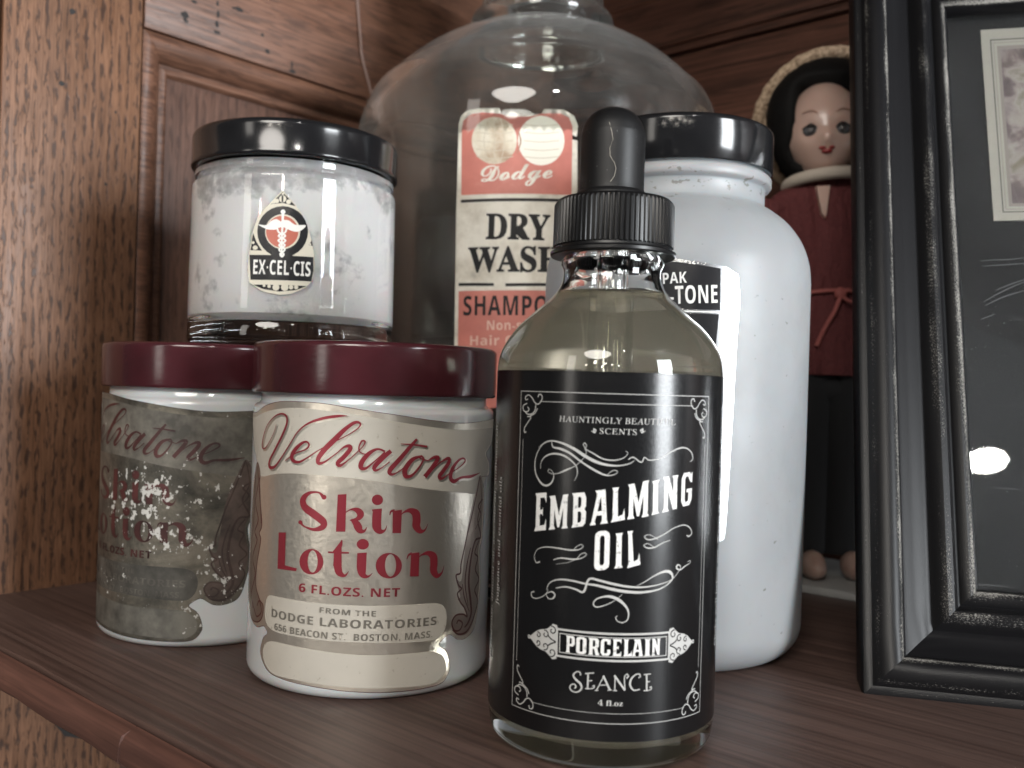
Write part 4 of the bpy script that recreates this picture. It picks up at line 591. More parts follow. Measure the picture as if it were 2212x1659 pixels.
shelf_m = wood('shelf_wood', (0.05, 0.029, 0.024), (0.092, 0.055, 0.045), (0.118, 0.072, 0.059), 0, 0.35, 0.44, 260, 14)
lip_m = wood('shelf_lip', (0.05, 0.022, 0.018), (0.105, 0.046, 0.034), (0.14, 0.064, 0.047), 0, 0.4, 0.55, 300, 14)
gap_m = pm('dark_gap', (0.012, 0.009, 0.008), 0.8)
def board(name, m, dims, bw=0.8, parent=CB):
    bm = bmesh.new(); box(bm, *dims); bevel(bm, bw, 2)
    return finish(bm, name, m, parent, angle=30)
board('stile', oak, (-16, 114.4, -140, 0, 161.6, 300), 0.7)
board('front_stile', oak, (-16, 40, -140, -0.6, 113.8, 300), 1.0)
board('rail', oak_rail, (-16, 162.2, 201.6, -0.2, 404, 258.2), 0.8)
board('upper_panel', oak_rail, (-18, 162.2, 259.0, -2.6, 404, 320), 0.8)
def panel_trim():
    q = [(0.3, -3.0), (0.4, -0.9), (1.2, -0.3), (4.2, -0.6), (6.6, -1.8), (8.4, -4.0), (9.6, -6.4), (10.4, -6.5), (11.6, -5.9), (12.8, -6.4), (13.4, -8.3), (14.2, -9.5)]
    bm = bmesh.new()
    for side in ('top', 'side'):
        rows = []
        for w, dpt in q:
            if side == 'top': rows.append([bm.verts.new((dpt, s, 201.4 - w)) for s in [161.8 + w] + [175 + 10 * k for k in range(1, 24)]])
            else: rows.append([bm.verts.new((dpt, 161.8 + w, z)) for z in [201.4 - w] + [180 - 10 * k for k in range(1, 19)]])
        for a, b in zip(rows, rows[1:]):
            for i in range(len(a) - 1): bm.faces.new((a[i], a[i + 1], b[i + 1], b[i]))
    return finish(bm, 'panel_moulding', oak_rail, CB, angle=50)
panel_trim()
board('sunk_panel', oak_panel, (-16, 161.9, -140, -8.4, 400.2, 190), 0.5)
# back, across the far end
board('back_panel', mahog, (-2, 400.6, -140, 700, 410, 243.0), 0.8)
board('back_bead', mahog, (-2, 399.2, 244.0, 700, 410, 248.2), 1.3)
board('back_rail', mahog, (-2, 400, 249.0, 700, 412, 273.6), 0.9)
board('upper_back', mahog, (-2, 401.5, 274.6, 700, 414, 340), 0.9)
board('back_gap', gap_m, (-2, 404.5, 200, 700, 420, 335), 0.2)
board('upper_shelf', shelf_m, (0.4, 96, 345, 700, 399, 356), 1.0)
def marks(name, spots, parent, X, mat):
    for s, z, a, b_, n in spots:
        bm = bmesh.new(); ring = []
        for i in range(n):
            q = random.uniform(0.7, 1.2); th = 2 * math.pi * i / n
            ring.append(bm.verts.new((X, s + a * q * math.cos(th), z + b_ * q * math.sin(th))))
        bm.faces.new(ring); finish(bm, name, mat, parent, smooth=False)
hole_m = pm('old_nail_hole', (0.02, 0.017, 0.016), 0.7)
marks('nail_hole', [(178.0, 210.9, 2.0, 1.6, 9), (178.3, 209.0, 1.2, 0.8, 9), (181.6, 217.1, 1.4, 0.7, 9), (191.4, 219.7, 0.6, 1.3, 9), (191.8, 215.8, 0.7, 1.6, 9), (191.4, 211.6, 0.8, 1.4, 9), (191.7, 208.6, 1.6, 0.7, 9), (201.0, 220.5, 1.8, 1.0, 9), (198.5, 220.3, 0.8, 0.6, 9), (211.9, 213.8, 0.9, 0.8, 9), (214.3, 207.8, 1.1, 0.9, 9), (226.9, 203.1, 1.9, 1.0, 9), (226.4, 205.7, 0.5, 1.6, 9)], bpy.data.objects['rail'], -0.15, hole_m)
marks('dent', [(136.2, 198.5, 1.1, 1.2, 9), (133.4, 173.1, 1.3, 1.1, 9), (149.6, 141.6, 0.5, 0.6, 9), (152.5, 167.9, 0.5, 0.7, 9)], bpy.data.objects['stile'], 0.05, hole_m)
def notch(pts):
    bm = bmesh.new(); bm.faces.new([bm.verts.new((0.12, s, z)) for s, z in pts]); finish(bm, 'notch', hole_m, bpy.data.objects['stile'], smooth=False)
notch([(133.2, -32.5), (138.7, -36.1), (144.8, -44.0), (153.2, -51.0), (161.4, -56.0), (160.2, -58.1), (147.6, -55.5), (141.1, -52.8), (135.4, -44.9), (133.7, -38.1)])
# shelf: top board plus a rounded split front lip
def shelf():
    bm = bmesh.new()
    prof = [(103.2, -0.0), (102.4, -0.5), (101.6, -0.05)]
    pts = [(400.3, 0.0), (103.4, 0.0), (102.8, -0.7), (101.9, -0.75), (101.3, -0.15), (99, -0.1), (97.0, -0.2), (96.2, -1.3), (96.0, -9.5), (400.3, -9.5)]
    xs = [-7.5, -0.2] + [12 * k for k in range(1, 62)]
    rows = []
    for i, x in enumerate(xs):
        rows.append([bm.verts.new((x, s + (0.35 * math.sin(x * 0.09) + 0.25 * math.sin(x * 0.31) if 90 < s < 98 else 0), z)) for s, z in pts])
    n = len(pts)
    for a, b in zip(rows, rows[1:]):
        for k in range(n): bm.faces.new((a[k], a[(k + 1) % n], b[(k + 1) % n], b[k]))
    bm.faces.new(rows[0]); bm.faces.new(rows[-1])
    return finish(bm, 'shelf', shelf_m, CB, angle=35)
SH = shelf()
def lip(x0, x1, s0):
    bm = bmesh.new(); pts = [(95.6, -0.7), (94.0, -0.9), (s0 + 0.8, -2.0), (s0, -3.2), (s0, -7.2), (s0 + 1.0, -8.2), (95.6, -8.4)]
    n = len(pts); rows = []
    m = max(2, int((x1 - x0) / 7))
    for i in range(m + 1):
        x = x0 + (x1 - x0) * i / m; j = 0.25 * math.sin(x * 0.17) + random.uniform(-0.15, 0.15)
        rows.append([bm.verts.new((x + (0.8 if i == m and k % 2 else 0), s + (j if s < 95 else 0), z)) for k, (s, z) in enumerate(pts)])
    for a, b in zip(rows, rows[1:]):
        for k in range(n): bm.faces.new((a[k], a[(k + 1) % n], b[(k + 1) % n], b[k]))
    bm.faces.new(rows[0]); bm.faces.new(rows[-1])
    return finish(bm, 'shelf_lip', lip_m, SH, angle=35)
lip(-0.3, 140.6, 91.6); lip(140.9, 700, 91.9)

# ------------------------------------------------------------------ shared materials for jars and bottles
def glass(name, col=(1, 1, 1), ior=1.5, rough=0.0):
    m, nt, b, o = newmat(name)
    b.inputs['Base Color'].default_value = (*col, 1); b.inputs['Transmission Weight'].default_value = 1.0
    b.inputs['Roughness'].default_value = rough; b.inputs['IOR'].default_value = ior
    return m
clear = glass('clear_glass', (0.99, 0.995, 0.99))
black_plastic = pm('black_plastic', (0.006, 0.006, 0.0065), 0.34, 0.0, Specular_IOR_Level=0.36)
black_gloss = pm('black_lid', (0.010, 0.010, 0.011), 0.14)
milk = pm('milk_glass', (0.54, 0.55, 0.555), 0.12, 0.0, Subsurface_Weight=0.25, Subsurface_Scale=0.004, Coat_Weight=0.3)
def lid_mat(name, c1, c2):
    m, nt, b, o = newmat(name)
    n1 = noise(nt, coords(nt, (60, 60, 60)), 1, 4, 0.6); n2 = noise(nt, coords(nt, (300, 300, 1500)), 1, 2)
    nt.links.new(ramp(nt, n1, [(0.35, c1), (0.65, c2)]).outputs['Color'], b.inputs['Base Color'])
    nt.links.new(ramp(nt, n2, [(0.3, (0.13,) * 3), (0.75, (0.22,) * 3)]).outputs['Color'], b.inputs['Roughness'])
    bump(nt, b, n2, 0.10, 0.0001)
    return m
maroon = lid_mat('maroon_lid', (0.040, 0.010, 0.0125), (0.060, 0.0135, 0.018))
ink_w = pm('white_ink', (0.74, 0.73, 0.71), 0.5)
ink_g = pm('grey_ink', (0.46, 0.455, 0.44), 0.5)
ink_k = pm('black_ink', (0.010, 0.010, 0.011), 0.45, 0.0, Specular_IOR_Level=0.2)

# ------------------------------------------------------------------ dropper bottle
def dropper():
    t = thing('dropper_bottle', 'clear glass dropper bottle with black rubber bulb and black printed label, nearest on the shelf', 'bottle', (20.8, 199, 0))
    outer = [(0, 1.4), (14, 1.2), (19.2, 0.15)] + arc(20.0, 3.6, 3.6, -78, 0, 6) + [(23.9, 5.6), (23.95, 77.8)]
    outer += smooth_prof([(23.95, 77.8), (23.5, 80.4), (22.4, 82.9), (19.7, 86.6), (15.9, 90.1), (12.5, 93.2), (10.9, 95.8), (10.4, 97.8), (10.5, 98.9), (11.0, 99.8), (11.0, 100.8), (10.3, 101.7), (9.6, 102.2), (9.6, 104.4), (10.0, 105.0), (9.6, 108.5)])[1:]
    inner = [(8.4, 108.5), (8.4, 101.5), (8.8, 98.2), (9.5, 95.8), (10.5, 94.4), (11.0, 93.7), (10.4, 92.9), (8.5, 92.6), (5.4, 92.6), (4.8, 93.2), (4.4, 93.5), (0, 93.5)]
    finish(lathe(outer + inner, 128), 'bottle_glass', clear, t, angle=50)
    # oil: index-matched to the glass around it, slightly cloudy
    m, nt, b, o = newmat('scented_oil')
    tr = nt.nodes.new('ShaderNodeBsdfTransparent'); tr.inputs['Color'].default_value = (0.97, 0.95, 0.87, 1)
    df = nt.nodes.new('ShaderNodeBsdfDiffuse'); df.inputs['Color'].default_value = (0.95, 0.89, 0.74, 1)
    tl = nt.nodes.new('ShaderNodeBsdfTranslucent'); tl.inputs['Color'].default_value = (0.95, 0.89, 0.74, 1)
    a1 = nt.nodes.new('ShaderNodeMixShader'); a1.inputs[0].default_value = 0.5
    a2 = nt.nodes.new('ShaderNodeMixShader'); a2.inputs[0].default_value = 0.22
    nt.links.new(df.outputs[0], a1.inputs[1]); nt.links.new(tl.outputs[0], a1.inputs[2])
    nt.links.new(tr.outputs[0], a2.inputs[1]); nt.links.new(a1.outputs[0], a2.inputs[2]); nt.links.new(a2.outputs[0], o.inputs['Surface'])
    oil = [(0, 4.2), (17, 4.0), (20.4, 5.2), (22.2, 8.0), (22.3, 78)] + smooth_prof([(22.3, 78), (21.4, 81.6), (18.6, 85.4), (15, 88.8), (11.6, 91.4), (9.8, 92.3)])[1:] + [(5.4, 92.3), (0, 92.3)]
    finish(lathe(oil, 96), 'oil', m, t)
    # pipette: an air core in the oil, glass rod above
    core = glass('pipette_core', (1, 1, 1), 0.70)
    nt = core.node_tree; g = nt.nodes.new('ShaderNodeBsdfGlossy'); g.inputs['Roughness'].default_value = 0.05; g.inputs['Color'].default_value = (0.85, 0.85, 0.8, 1)
    ms = nt.nodes.new('ShaderNodeMixShader'); ms.inputs[0].default_value = 0.6
    nt.links.new(nt.nodes['Principled BSDF'].outputs[0], ms.inputs[1]); nt.links.new(g.outputs[0], ms.inputs[2]); nt.links.new(ms.outputs[0], nt.nodes['Material Output'].inputs['Surface'])
    finish(lathe([(0, 16), (1.0, 16.4), (1.3, 24), (3.3, 27), (3.3, 91.8), (0, 91.8)], 48), 'pipette', core, t)
    finish(lathe([(0, 93.6), (3.5, 93.6), (3.5, 103), (2.4, 103), (2.4, 94.2), (0, 94.2)], 48), 'pipette_stem', clear, t)
    # ribbed screw cap
    bm = bmesh.new(); nr = 76; n = nr * 4; rings = []
    def ring(r, z, rib): return [bm.verts.new(((r + (rib if k % 4 < 2 else 0)) * math.cos(2 * math.pi * k / n), (r + (rib if k % 4 < 2 else 0)) * math.sin(2 * math.pi * k / n), z)) for k in range(n)]
    for r, z, rib in [(9.9, 103.2, 0), (10.0, 101.9, 0), (13.2, 101.7, 0), (13.45, 102.0, 0), (13.45, 102.6, 0), (12.6, 103.1, 0), (12.5, 103.6, 0), (12.55, 103.8, 0.38), (12.5, 112.6, 0.34), (12.4, 113.2, 0.1), (12.0, 113.7, 0), (7.2, 113.9, 0), (7.0, 113.5, 0)]:
        rings.append(ring(r, z, rib))
    for a, b_ in zip(rings, rings[1:]):
        for k in range(n): bm.faces.new((a[k], a[(k + 1) % n], b_[(k + 1) % n], b_[k]))
    finish(bm, 'screw_cap', black_plastic, t, angle=25)
    rub, nt, b, o = newmat('black_rubber')
    nn = noise(nt, coords(nt, (900, 900, 900)), 1, 2); dn = noise(nt, coords(nt, (1500, 1500, 1500)), 1, 1)
    c = ramp(nt, dn, [(0.74, (0.006, 0.006, 0.0065)), (0.80, (0.09, 0.09, 0.09))]).outputs['Color']
    nt.links.new(c, b.inputs['Base Color']); b.inputs['Roughness'].default_value = 0.46; b.inputs['Specular IOR Level'].default_value = 0.36; bump(nt, b, nn, 0.12, 0.0001)
    prof = smooth_prof([(0, 113.2), (7.6, 113.2), (8.0, 113.9), (7.9, 114.9), (7.2, 115.7), (6.95, 116.4), (6.95, 126.4), (6.75, 128.6), (6.1, 130.5), (4.9, 132.1), (3.2, 133.2), (1.5, 133.7), (0, 133.8)], 0.3)
    rb = finish(lathe(prof, 72), 'rubber_bulb', rub, t, angle=60); rb.location = (-0.0007, 0, 0)
    # label
    lk, nt, b, o = newmat('black_label_paper')
    nn = noise(nt, coords(nt, (2600, 2600, 2600)), 1, 2, 0.6)
    b.inputs['Base Color'].default_value = (0.007, 0.007, 0.0075, 1)
    nt.links.new(ramp(nt, nn, [(0.3, (0.17,) * 3), (0.7, (0.25,) * 3)]).outputs['Color'], b.inputs['Roughness']); bump(nt, b, nn, 0.10, 0.00006); b.inputs['Specular IOR Level'].default_value = 0.42
    wn, nt, b, o = newmat('worn_white_ink')
    n2 = noise(nt, coords(nt, (1300, 1300, 1300)), 1, 2, 0.5)
    nt.links.new(ramp(nt, n2, [(0.30, (0.30, 0.30, 0.29)), (0.38, (0.74, 0.73, 0.71))]).outputs['Color'], b.inputs['Base Color']); b.inputs['Roughness'].default_value = 0.42
    print_label('bottle_label', ART['dropper'], 24.0, {'K': lk, 'W': wn, 'G': ink_g}, t)
    # a stray fibre lying over the bulb
    pts = []
    for x, z in [(-1.6, 131.0), (-1.5, 129.0), (-1.0, 127.0), (-0.7, 125.4), (-1.3, 123.6), (-1.2, 122.0), (-0.3, 120.6), (0.1, 119.4), (-0.2, 117.8), (-1.0, 116.6)]:
        r = 7.02 if z < 126.4 else max(2.0, math.sqrt(max(0.1, 7.05 ** 2 - (max(0, z - 126.6)) ** 2)))
        pts.append((x, -math.sqrt(max(0.1, r * r - x * x)), z))
    f = finish(tube(pts, 0.055, 5, step=0.4), 'fibre', pm('pale_fibre', (0.36, 0.33, 0.28), 0.6), None)
    f['label'] = 'thin pale stray hair stuck on the black rubber dropper bulb'; f['category'] = 'hair'
    f.location = (0.0201, 0.199, 0)
    return t
dropper()

# ------------------------------------------------------------------ lotion jars
def bare_patch(nt):
    tc = nt.nodes.new('ShaderNodeTexCoord'); out = noise(nt, coords(nt, (45, 45, 45)), 1, 2, 0.5)
    for c, w in (((-0.0078, -0.03, 0.035), 0.01), ((-0.0022, -0.0309, 0.029), 0.007), ((-0.018, -0.0252, 0.0366), 0.006), ((0.0045, -0.0306, 0.0523), 0.004), ((-0.0063, -0.0303, 0.0101), 0.004)):
        vm = nt.nodes.new('ShaderNodeVectorMath'); vm.operation = 'DISTANCE'; nt.links.new(tc.outputs['Object'], vm.inputs[0]); vm.inputs[1].default_value = c
        g = mth(nt, 'MAXIMUM', mth(nt, 'SUBTRACT', 1.0, mth(nt, 'DIVIDE', vm.outputs['Value'], w)), 0.0)
        out = mth(nt, 'ADD', out, mth(nt, 'MULTIPLY', g, 0.21))
    return mth(nt, 'SUBTRACT', out, 0.09)
def foil_mat(name, col, tarnish):
    m, nt, b, o = newmat(name)
    n1 = noise(nt, coords(nt, (260, 260, 200)), 1, 3, 0.6, 0.4); n2 = noise(nt, coords(nt, (900, 900, 900)), 1, 2)
    h = mth(nt, 'ADD', n1, mth(nt, 'MULTIPLY', n2, 0.35))
    if not tarnish:
        b.inputs['Base Color'].default_value = (*col, 1); b.inputs['Metallic'].default_value = 0.88
        nt.links.new(ramp(nt, n2, [(0.3, (0.30,) * 3), (0.7, (0.40,) * 3)]).outputs['Color'], b.inputs['Roughness'])
        bump(nt, b, h, 0.24, 0.0005)
    else:
        pat = noise(nt, coords(nt, (48, 48, 60)), 1, 5, 0.7, 0.5)
        fl = noise(nt, coords(nt, (640, 640, 560)), 1, 3, 0.6)
        c = ramp(nt, pat, [(0.3, (0.035, 0.033, 0.029)), (0.46, (0.105, 0.097, 0.08)), (0.64, (0.23, 0.205, 0.165))]).outputs['Color']
        reg = bare_patch(nt)
        f = ramp(nt, mth(nt, 'ADD', fl, mth(nt, 'MULTIPLY', mth(nt, 'SUBTRACT', reg, 0.5), 0.8)), [(0.62, (0, 0, 0)), (0.655, (1, 1, 1))]).outputs['Color']
        c2 = mixc(nt, f, c, (0.52, 0.51, 0.48))
        nt.links.new(c2, b.inputs['Base Color'])
        nt.links.new(mth(nt, 'MULTIPLY', mth(nt, 'SUBTRACT', 1.0, f), 0.55), b.inputs['Metallic'])
        b.inputs['Roughness'].default_value = 0.42; bump(nt, b, h, 0.35, 0.0006)
    return m
def flaked(name, col, amt, rough=0.5):
    m, nt, b, o = newmat(name)
    fl = noise(nt, coords(nt, (640, 640, 560)), 1, 3, 0.6); reg = bare_patch(nt); pat = noise(nt, coords(nt, (90, 90, 90)), 1, 4, 0.65)
    f = ramp(nt, mth(nt, 'ADD', fl, mth(nt, 'MULTIPLY', mth(nt, 'SUBTRACT', reg, 0.5), 0.8)), [(0.62 + amt, (0, 0, 0)), (0.655 + amt, (1, 1, 1))]).outputs['Color']
    c = mixc(nt, ramp(nt, pat, [(0.36, (0, 0, 0)), (0.64, (1, 1, 1))]).outputs['Color'], tuple(v * 0.5 for v in col), tuple(v * 1.5 for v in col))
    nt.links.new(mixc(nt, f, c, (0.52, 0.51, 0.48)), b.inputs['Base Color']); b.inputs['Roughness'].default_value = rough
    return m
def cream_paper(name, col):
    m, nt, b, o = newmat(name)
    n1 = noise(nt, coords(nt, (40, 40, 40)), 1, 4, 0.6); n2 = noise(nt, coords(nt, (650, 650, 650)), 1, 2)
    c = ramp(nt, n1, [(0.3, tuple(v * 0.86 for v in col)), (0.7, tuple(v * 1.05 for v in col))]).outputs['Color']
    c = mixc(nt, 1.0, c, ramp(nt, n2, [(0.24, (0.72, 0.7, 0.66)), (0.32, (1, 1, 1))]).outputs['Color'], 'MULTIPLY')
    nt.links.new(c, b.inputs['Base Color']); b.inputs['Roughness'].default_value = 0.42
    return m
red_ink = pm('crimson_ink', (0.27, 0.032, 0.045), 0.3, 0.3)
def lotion_jar(label, loc, worn):
    t = thing('lotion_jar', label, 'jar', loc, 0, 'milk glass lotion jars with maroon lids')
    prof = [(0, 0.6), (26, 0.5), (27.6, 0)] + arc(27.7, 3.2, 3.2, -88, 0, 6) + [(30.9, 66.2)] + arc(29.3, 66.2, 1.6, 0, 80, 5) + [(29.1, 68.4), (29.0, 73), (0, 73)]
    finish(lathe(prof, 128), 'jar_body', milk, t, angle=50)
    lp = [(29.3, 71.4), (29.4, 70.6), (30.9, 70.4), (31.3, 70.7), (31.4, 71.2), (31.4, 81.6)] + arc(30.1, 81.7, 1.3, 0, 90, 5) + [(28.5, 83.0), (27.8, 82.6), (0, 82.6)]
    finish(lathe(lp, 128), 'lid', maroon, t, angle=50)
    if worn:
        M = {'F': foil_mat('tarnished_foil', (0.3, 0.28, 0.22), True), 'C': flaked('dirty_cream', (0.12, 0.11, 0.092), 0.04), 'R': flaked('dark_red_ink', (0.055, 0.014, 0.013), 0.05),
             'D': flaked('dark_line', (0.04, 0.024, 0.02), 0.05), 'F2': flaked('dull_line', (0.10, 0.092, 0.078), 0.0), 'P': flaked('dark_plume', (0.07, 0.05, 0.042), 0.02), 'F3': flaked('faint_ink', (0.09, 0.082, 0.07), 0.0), 'C3': flaked('blackened_paper', (0.062, 0.058, 0.05), 0.03), 'C4': flaked('stained_paper', (0.10, 0.094, 0.08), 0.04)}
        print_label('jar_label', ART['lotion'], 30.9, M, t, BACK_SHIFT)
    else:
        M = {'F': foil_mat('gold_foil', (0.82, 0.755, 0.655), False), 'C': cream_paper('cream_paper', (0.50, 0.465, 0.405)), 'R': red_ink, 'D': pm('brown_red_line', (0.085, 0.024, 0.02), 0.4),
             'F2': foil_mat('silver_foil', (0.70, 0.66, 0.58), False), 'P': foil_mat('plume_foil', (0.42, 0.35, 0.30), False), 'F3': pm('pale_gilt_ink', (0.27, 0.25, 0.215), 0.3, 0.5), 'C3': None, 'C4': None}
        M['C3'] = M['C4'] = M['C']
        print_label('jar_label', ART['lotion'], 30.9, M, t, 0.0)
    return t
lotion_jar('white lotion jar with bright gold foil label and maroon lid, beside the dropper bottle', (-35.6, 243, 0), False)
lotion_jar('white lotion jar with blackened flaking label and dull maroon lid, by the side panel', (-90.2, 280.5, 0), True)

# ------------------------------------------------------------------ cream jar, on top of the two lids
def cream_jar():
    t = thing('cream_jar', 'clear glass jar of white cream with a glossy black lid, stacked on two maroon lids', 'jar', (-68.9, 288, 83.05))
    finish(lathe([(0, 1.0), (26, 0.8), (27.8, 0.05)] + arc(27.9, 3.0, 3.0, -85, 0, 6) + [(30.9, 6.6), (30.6, 7.0), (0, 7.0)], 128), 'jar_base', glass('shade_tinted_base_glass', (0.50, 0.52, 0.51)), t, angle=50)  # thick base, its glass tinted darker to stand in for shade behind it
    o_ = [(26, 7.1), (30.6, 7.1), (30.9, 7.5), (30.9, 12), (30.6, 47.5)] + arc(29.0, 47.6, 1.6, 0, 75, 5) + [(29.0, 49.6), (28.9, 50.3), (29.9, 50.8), (29.9, 52.2), (28.2, 52.8), (28.0, 60)]
    i_ = [(26.2, 60), (26.4, 50), (28.3, 46), (28.6, 14), (28.2, 9.5), (26, 7.5)]
    finish(lathe(o_ + i_, 128, closed=True), 'jar_glass', clear, t, angle=50)
    m, nt, b, o = newmat('dried_cream')
    n1 = noise(nt, coords(nt, (85, 85, 85)), 1, 5, 0.65); n2 = noise(nt, coords(nt, (260, 260, 260)), 1, 3, 0.6)
    tc = nt.nodes.new('ShaderNodeTexCoord'); sp = nt.nodes.new('ShaderNodeSeparateXYZ'); nt.links.new(tc.outputs['Object'], sp.inputs[0])
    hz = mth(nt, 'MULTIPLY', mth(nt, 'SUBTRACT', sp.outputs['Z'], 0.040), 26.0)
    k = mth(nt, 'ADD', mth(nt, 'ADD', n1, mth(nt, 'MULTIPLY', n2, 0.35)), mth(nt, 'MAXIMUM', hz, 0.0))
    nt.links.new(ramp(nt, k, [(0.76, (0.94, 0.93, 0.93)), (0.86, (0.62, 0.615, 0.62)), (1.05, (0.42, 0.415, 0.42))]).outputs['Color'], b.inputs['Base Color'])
    b.inputs['Roughness'].default_value = 0.5; b.inputs['Subsurface Weight'].default_value = 0.2; b.inputs['Subsurface Scale'].default_value = 0.004
    bump(nt, b, n1, 0.3, 0.0008)
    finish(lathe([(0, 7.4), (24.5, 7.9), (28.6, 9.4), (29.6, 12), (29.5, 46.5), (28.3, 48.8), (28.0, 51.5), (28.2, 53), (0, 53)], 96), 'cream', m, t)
    lp = [(28.3, 54.5), (28.4, 53.6), (30.6, 53.4), (31.1, 53.7), (31.2, 54.3), (31.0, 54.9), (31.0, 61.6)] + arc(29.3, 62.2, 1.7, 0, 90, 5) + [(26, 64.0), (25, 63.6), (0, 63.6)]
    finish(lathe(lp, 128), 'lid', black_gloss, t, angle=50)
    print_label('emblem', [it for it in SHIFTED['cream']], 30.85, {'C': pm('gilt_cream', (0.62, 0.58, 0.48), 0.35), 'K': pm('emblem_black', (0.018, 0.018, 0.02), 0.22), 'R': pm('emblem_red', (0.45, 0.12, 0.08), 0.35), 'W': pm('emblem_white', (0.76, 0.75, 0.72), 0.35)}, t)
def lower(items, dz):
    out = []
    for it in items:
        if it[0] == 's': out.append(['s', it[1], [[a, b - dz, w] for a, b, w in it[2]], it[3], it[4]])
        elif it[0] == 'p': out.append(['p', it[1], [[[a, b - dz] for a, b in g] for g in it[2]], it[3]])
        else: out.append([*it[:4], [it[4][0], it[4][1] - dz], [it[5][0], it[5][1] - dz], it[6]])
    return out
SHIFTED = {'cream': lower(ART['cream'], 83.05)}
cream_jar()

# ------------------------------------------------------------------ white plastic bottle
def white_bottle():
    t = thing('white_bottle', 'tall white plastic bottle with a wide black cap and chrome label, behind the dropper bottle', 'bottle', (47.3, 273.5, 0))
    m, nt, b, o = newmat('white_plastic')
    n1 = noise(nt, coords(nt, (25, 25, 25)), 1, 3, 0.5); n2 = noise(nt, coords(nt, (420, 420, 420)), 1, 2)
    c = ramp(nt, n1, [(0.3, (0.25, 0.264, 0.278)), (0.7, (0.315, 0.324, 0.334))]).outputs['Color']
    c = mixc(nt, 1.0, c, ramp(nt, n2, [(0.20, (0.6, 0.6, 0.58)), (0.26, (1, 1, 1))]).outputs['Color'], 'MULTIPLY')
    tc = nt.nodes.new('ShaderNodeTexCoord'); sp = nt.nodes.new('ShaderNodeSeparateXYZ'); nt.links.new(tc.outputs['Object'], sp.inputs[0])
    band = mth(nt, 'MAXIMUM', mth(nt, 'SUBTRACT', 1.0, mth(nt, 'MULTIPLY', mth(nt, 'ABSOLUTE', mth(nt, 'SUBTRACT', sp.outputs['Z'], 0.131)), 130.0)), 0.0)
    grime = noise(nt, coords(nt, (330, 330, 480)), 1, 3, 0.6); scuff = noise(nt, coords(nt, (38, 38, 30)), 1, 5, 0.65)
    gm = ramp(nt, mth(nt, 'ADD', grime, mth(nt, 'MULTIPLY', band, 0.10)), [(0.69, (0, 0, 0)), (0.74, (0.8, 0.8, 0.8))]).outputs['Color']
    c = mixc(nt, gm, c, (0.13, 0.125, 0.11))
    c = mixc(nt, 1.0, c, ramp(nt, scuff, [(0.30, (0.90, 0.89, 0.87)), (0.55, (1, 1, 1))]).outputs['Color'], 'MULTIPLY')
    nt.links.new(c, b.inputs['Base Color']); nt.links.new(ramp(nt, scuff, [(0.3, (0.52,) * 3), (0.7, (0.38,) * 3)]).outputs['Color'], b.inputs['Roughness'])
    b.inputs['Subsurface Weight'].default_value = 0.3; b.inputs['Subsurface Scale'].default_value = 0.006
    prof = [(0, 0.8), (26, 0.5), (29, 0.05)] + arc(28.9, 9.3, 9.3, -88, 0, 10) + [(38.2, 105.0)]
    prof += smooth_prof([(38.2, 105), (37.6, 110.5), (35.6, 116.2), (32.0, 121.4), (27.8, 125.0), (25.6, 126.4), (24.8, 127.4)])[1:] + [(24.8, 131.6), (25.1, 132.1), (26.2, 132.4), (26.6, 133.0), (26.6, 134.8), (26.0, 135.5), (25.2, 136.0), (25.0, 147), (0, 147)]
    finish(lathe(prof, 128), 'bottle_body', m, t, angle=45)
    lp = [(25.3, 137.4), (25.4, 136.4), (26.6, 136.2), (26.9, 136.5), (26.9, 147.0)] + arc(25.3, 147.1, 1.6, 0, 90, 5) + [(23, 148.7), (0, 148.5)]
    finish(lathe(lp, 128), 'cap', black_gloss, t, angle=50)
    ch, nt, b, o = newmat('chrome_label')
    n1 = noise(nt, coords(nt, (160, 160, 60)), 1, 4, 0.6)
    b.inputs['Base Color'].default_value = (0.80, 0.81, 0.83, 1); b.inputs['Metallic'].default_value = 1.0; b.inputs['Roughness'].default_value = 0.26; bump(nt, b, n1, 0.2, 0.0006)
    bk, nt, b, o = newmat('label_black')
    b.inputs['Base Color'].default_value = (0.016, 0.016, 0.018, 1); b.inputs['Roughness'].default_value = 0.24; bump(nt, b, noise(nt, coords(nt, (300, 300, 300)), 1, 3), 0.2, 0.0004)
    print_label('bottle_label', ART['pak'], 38.2, {'S': ch, 'K': bk, 'W': ink_w}, t)
white_bottle()

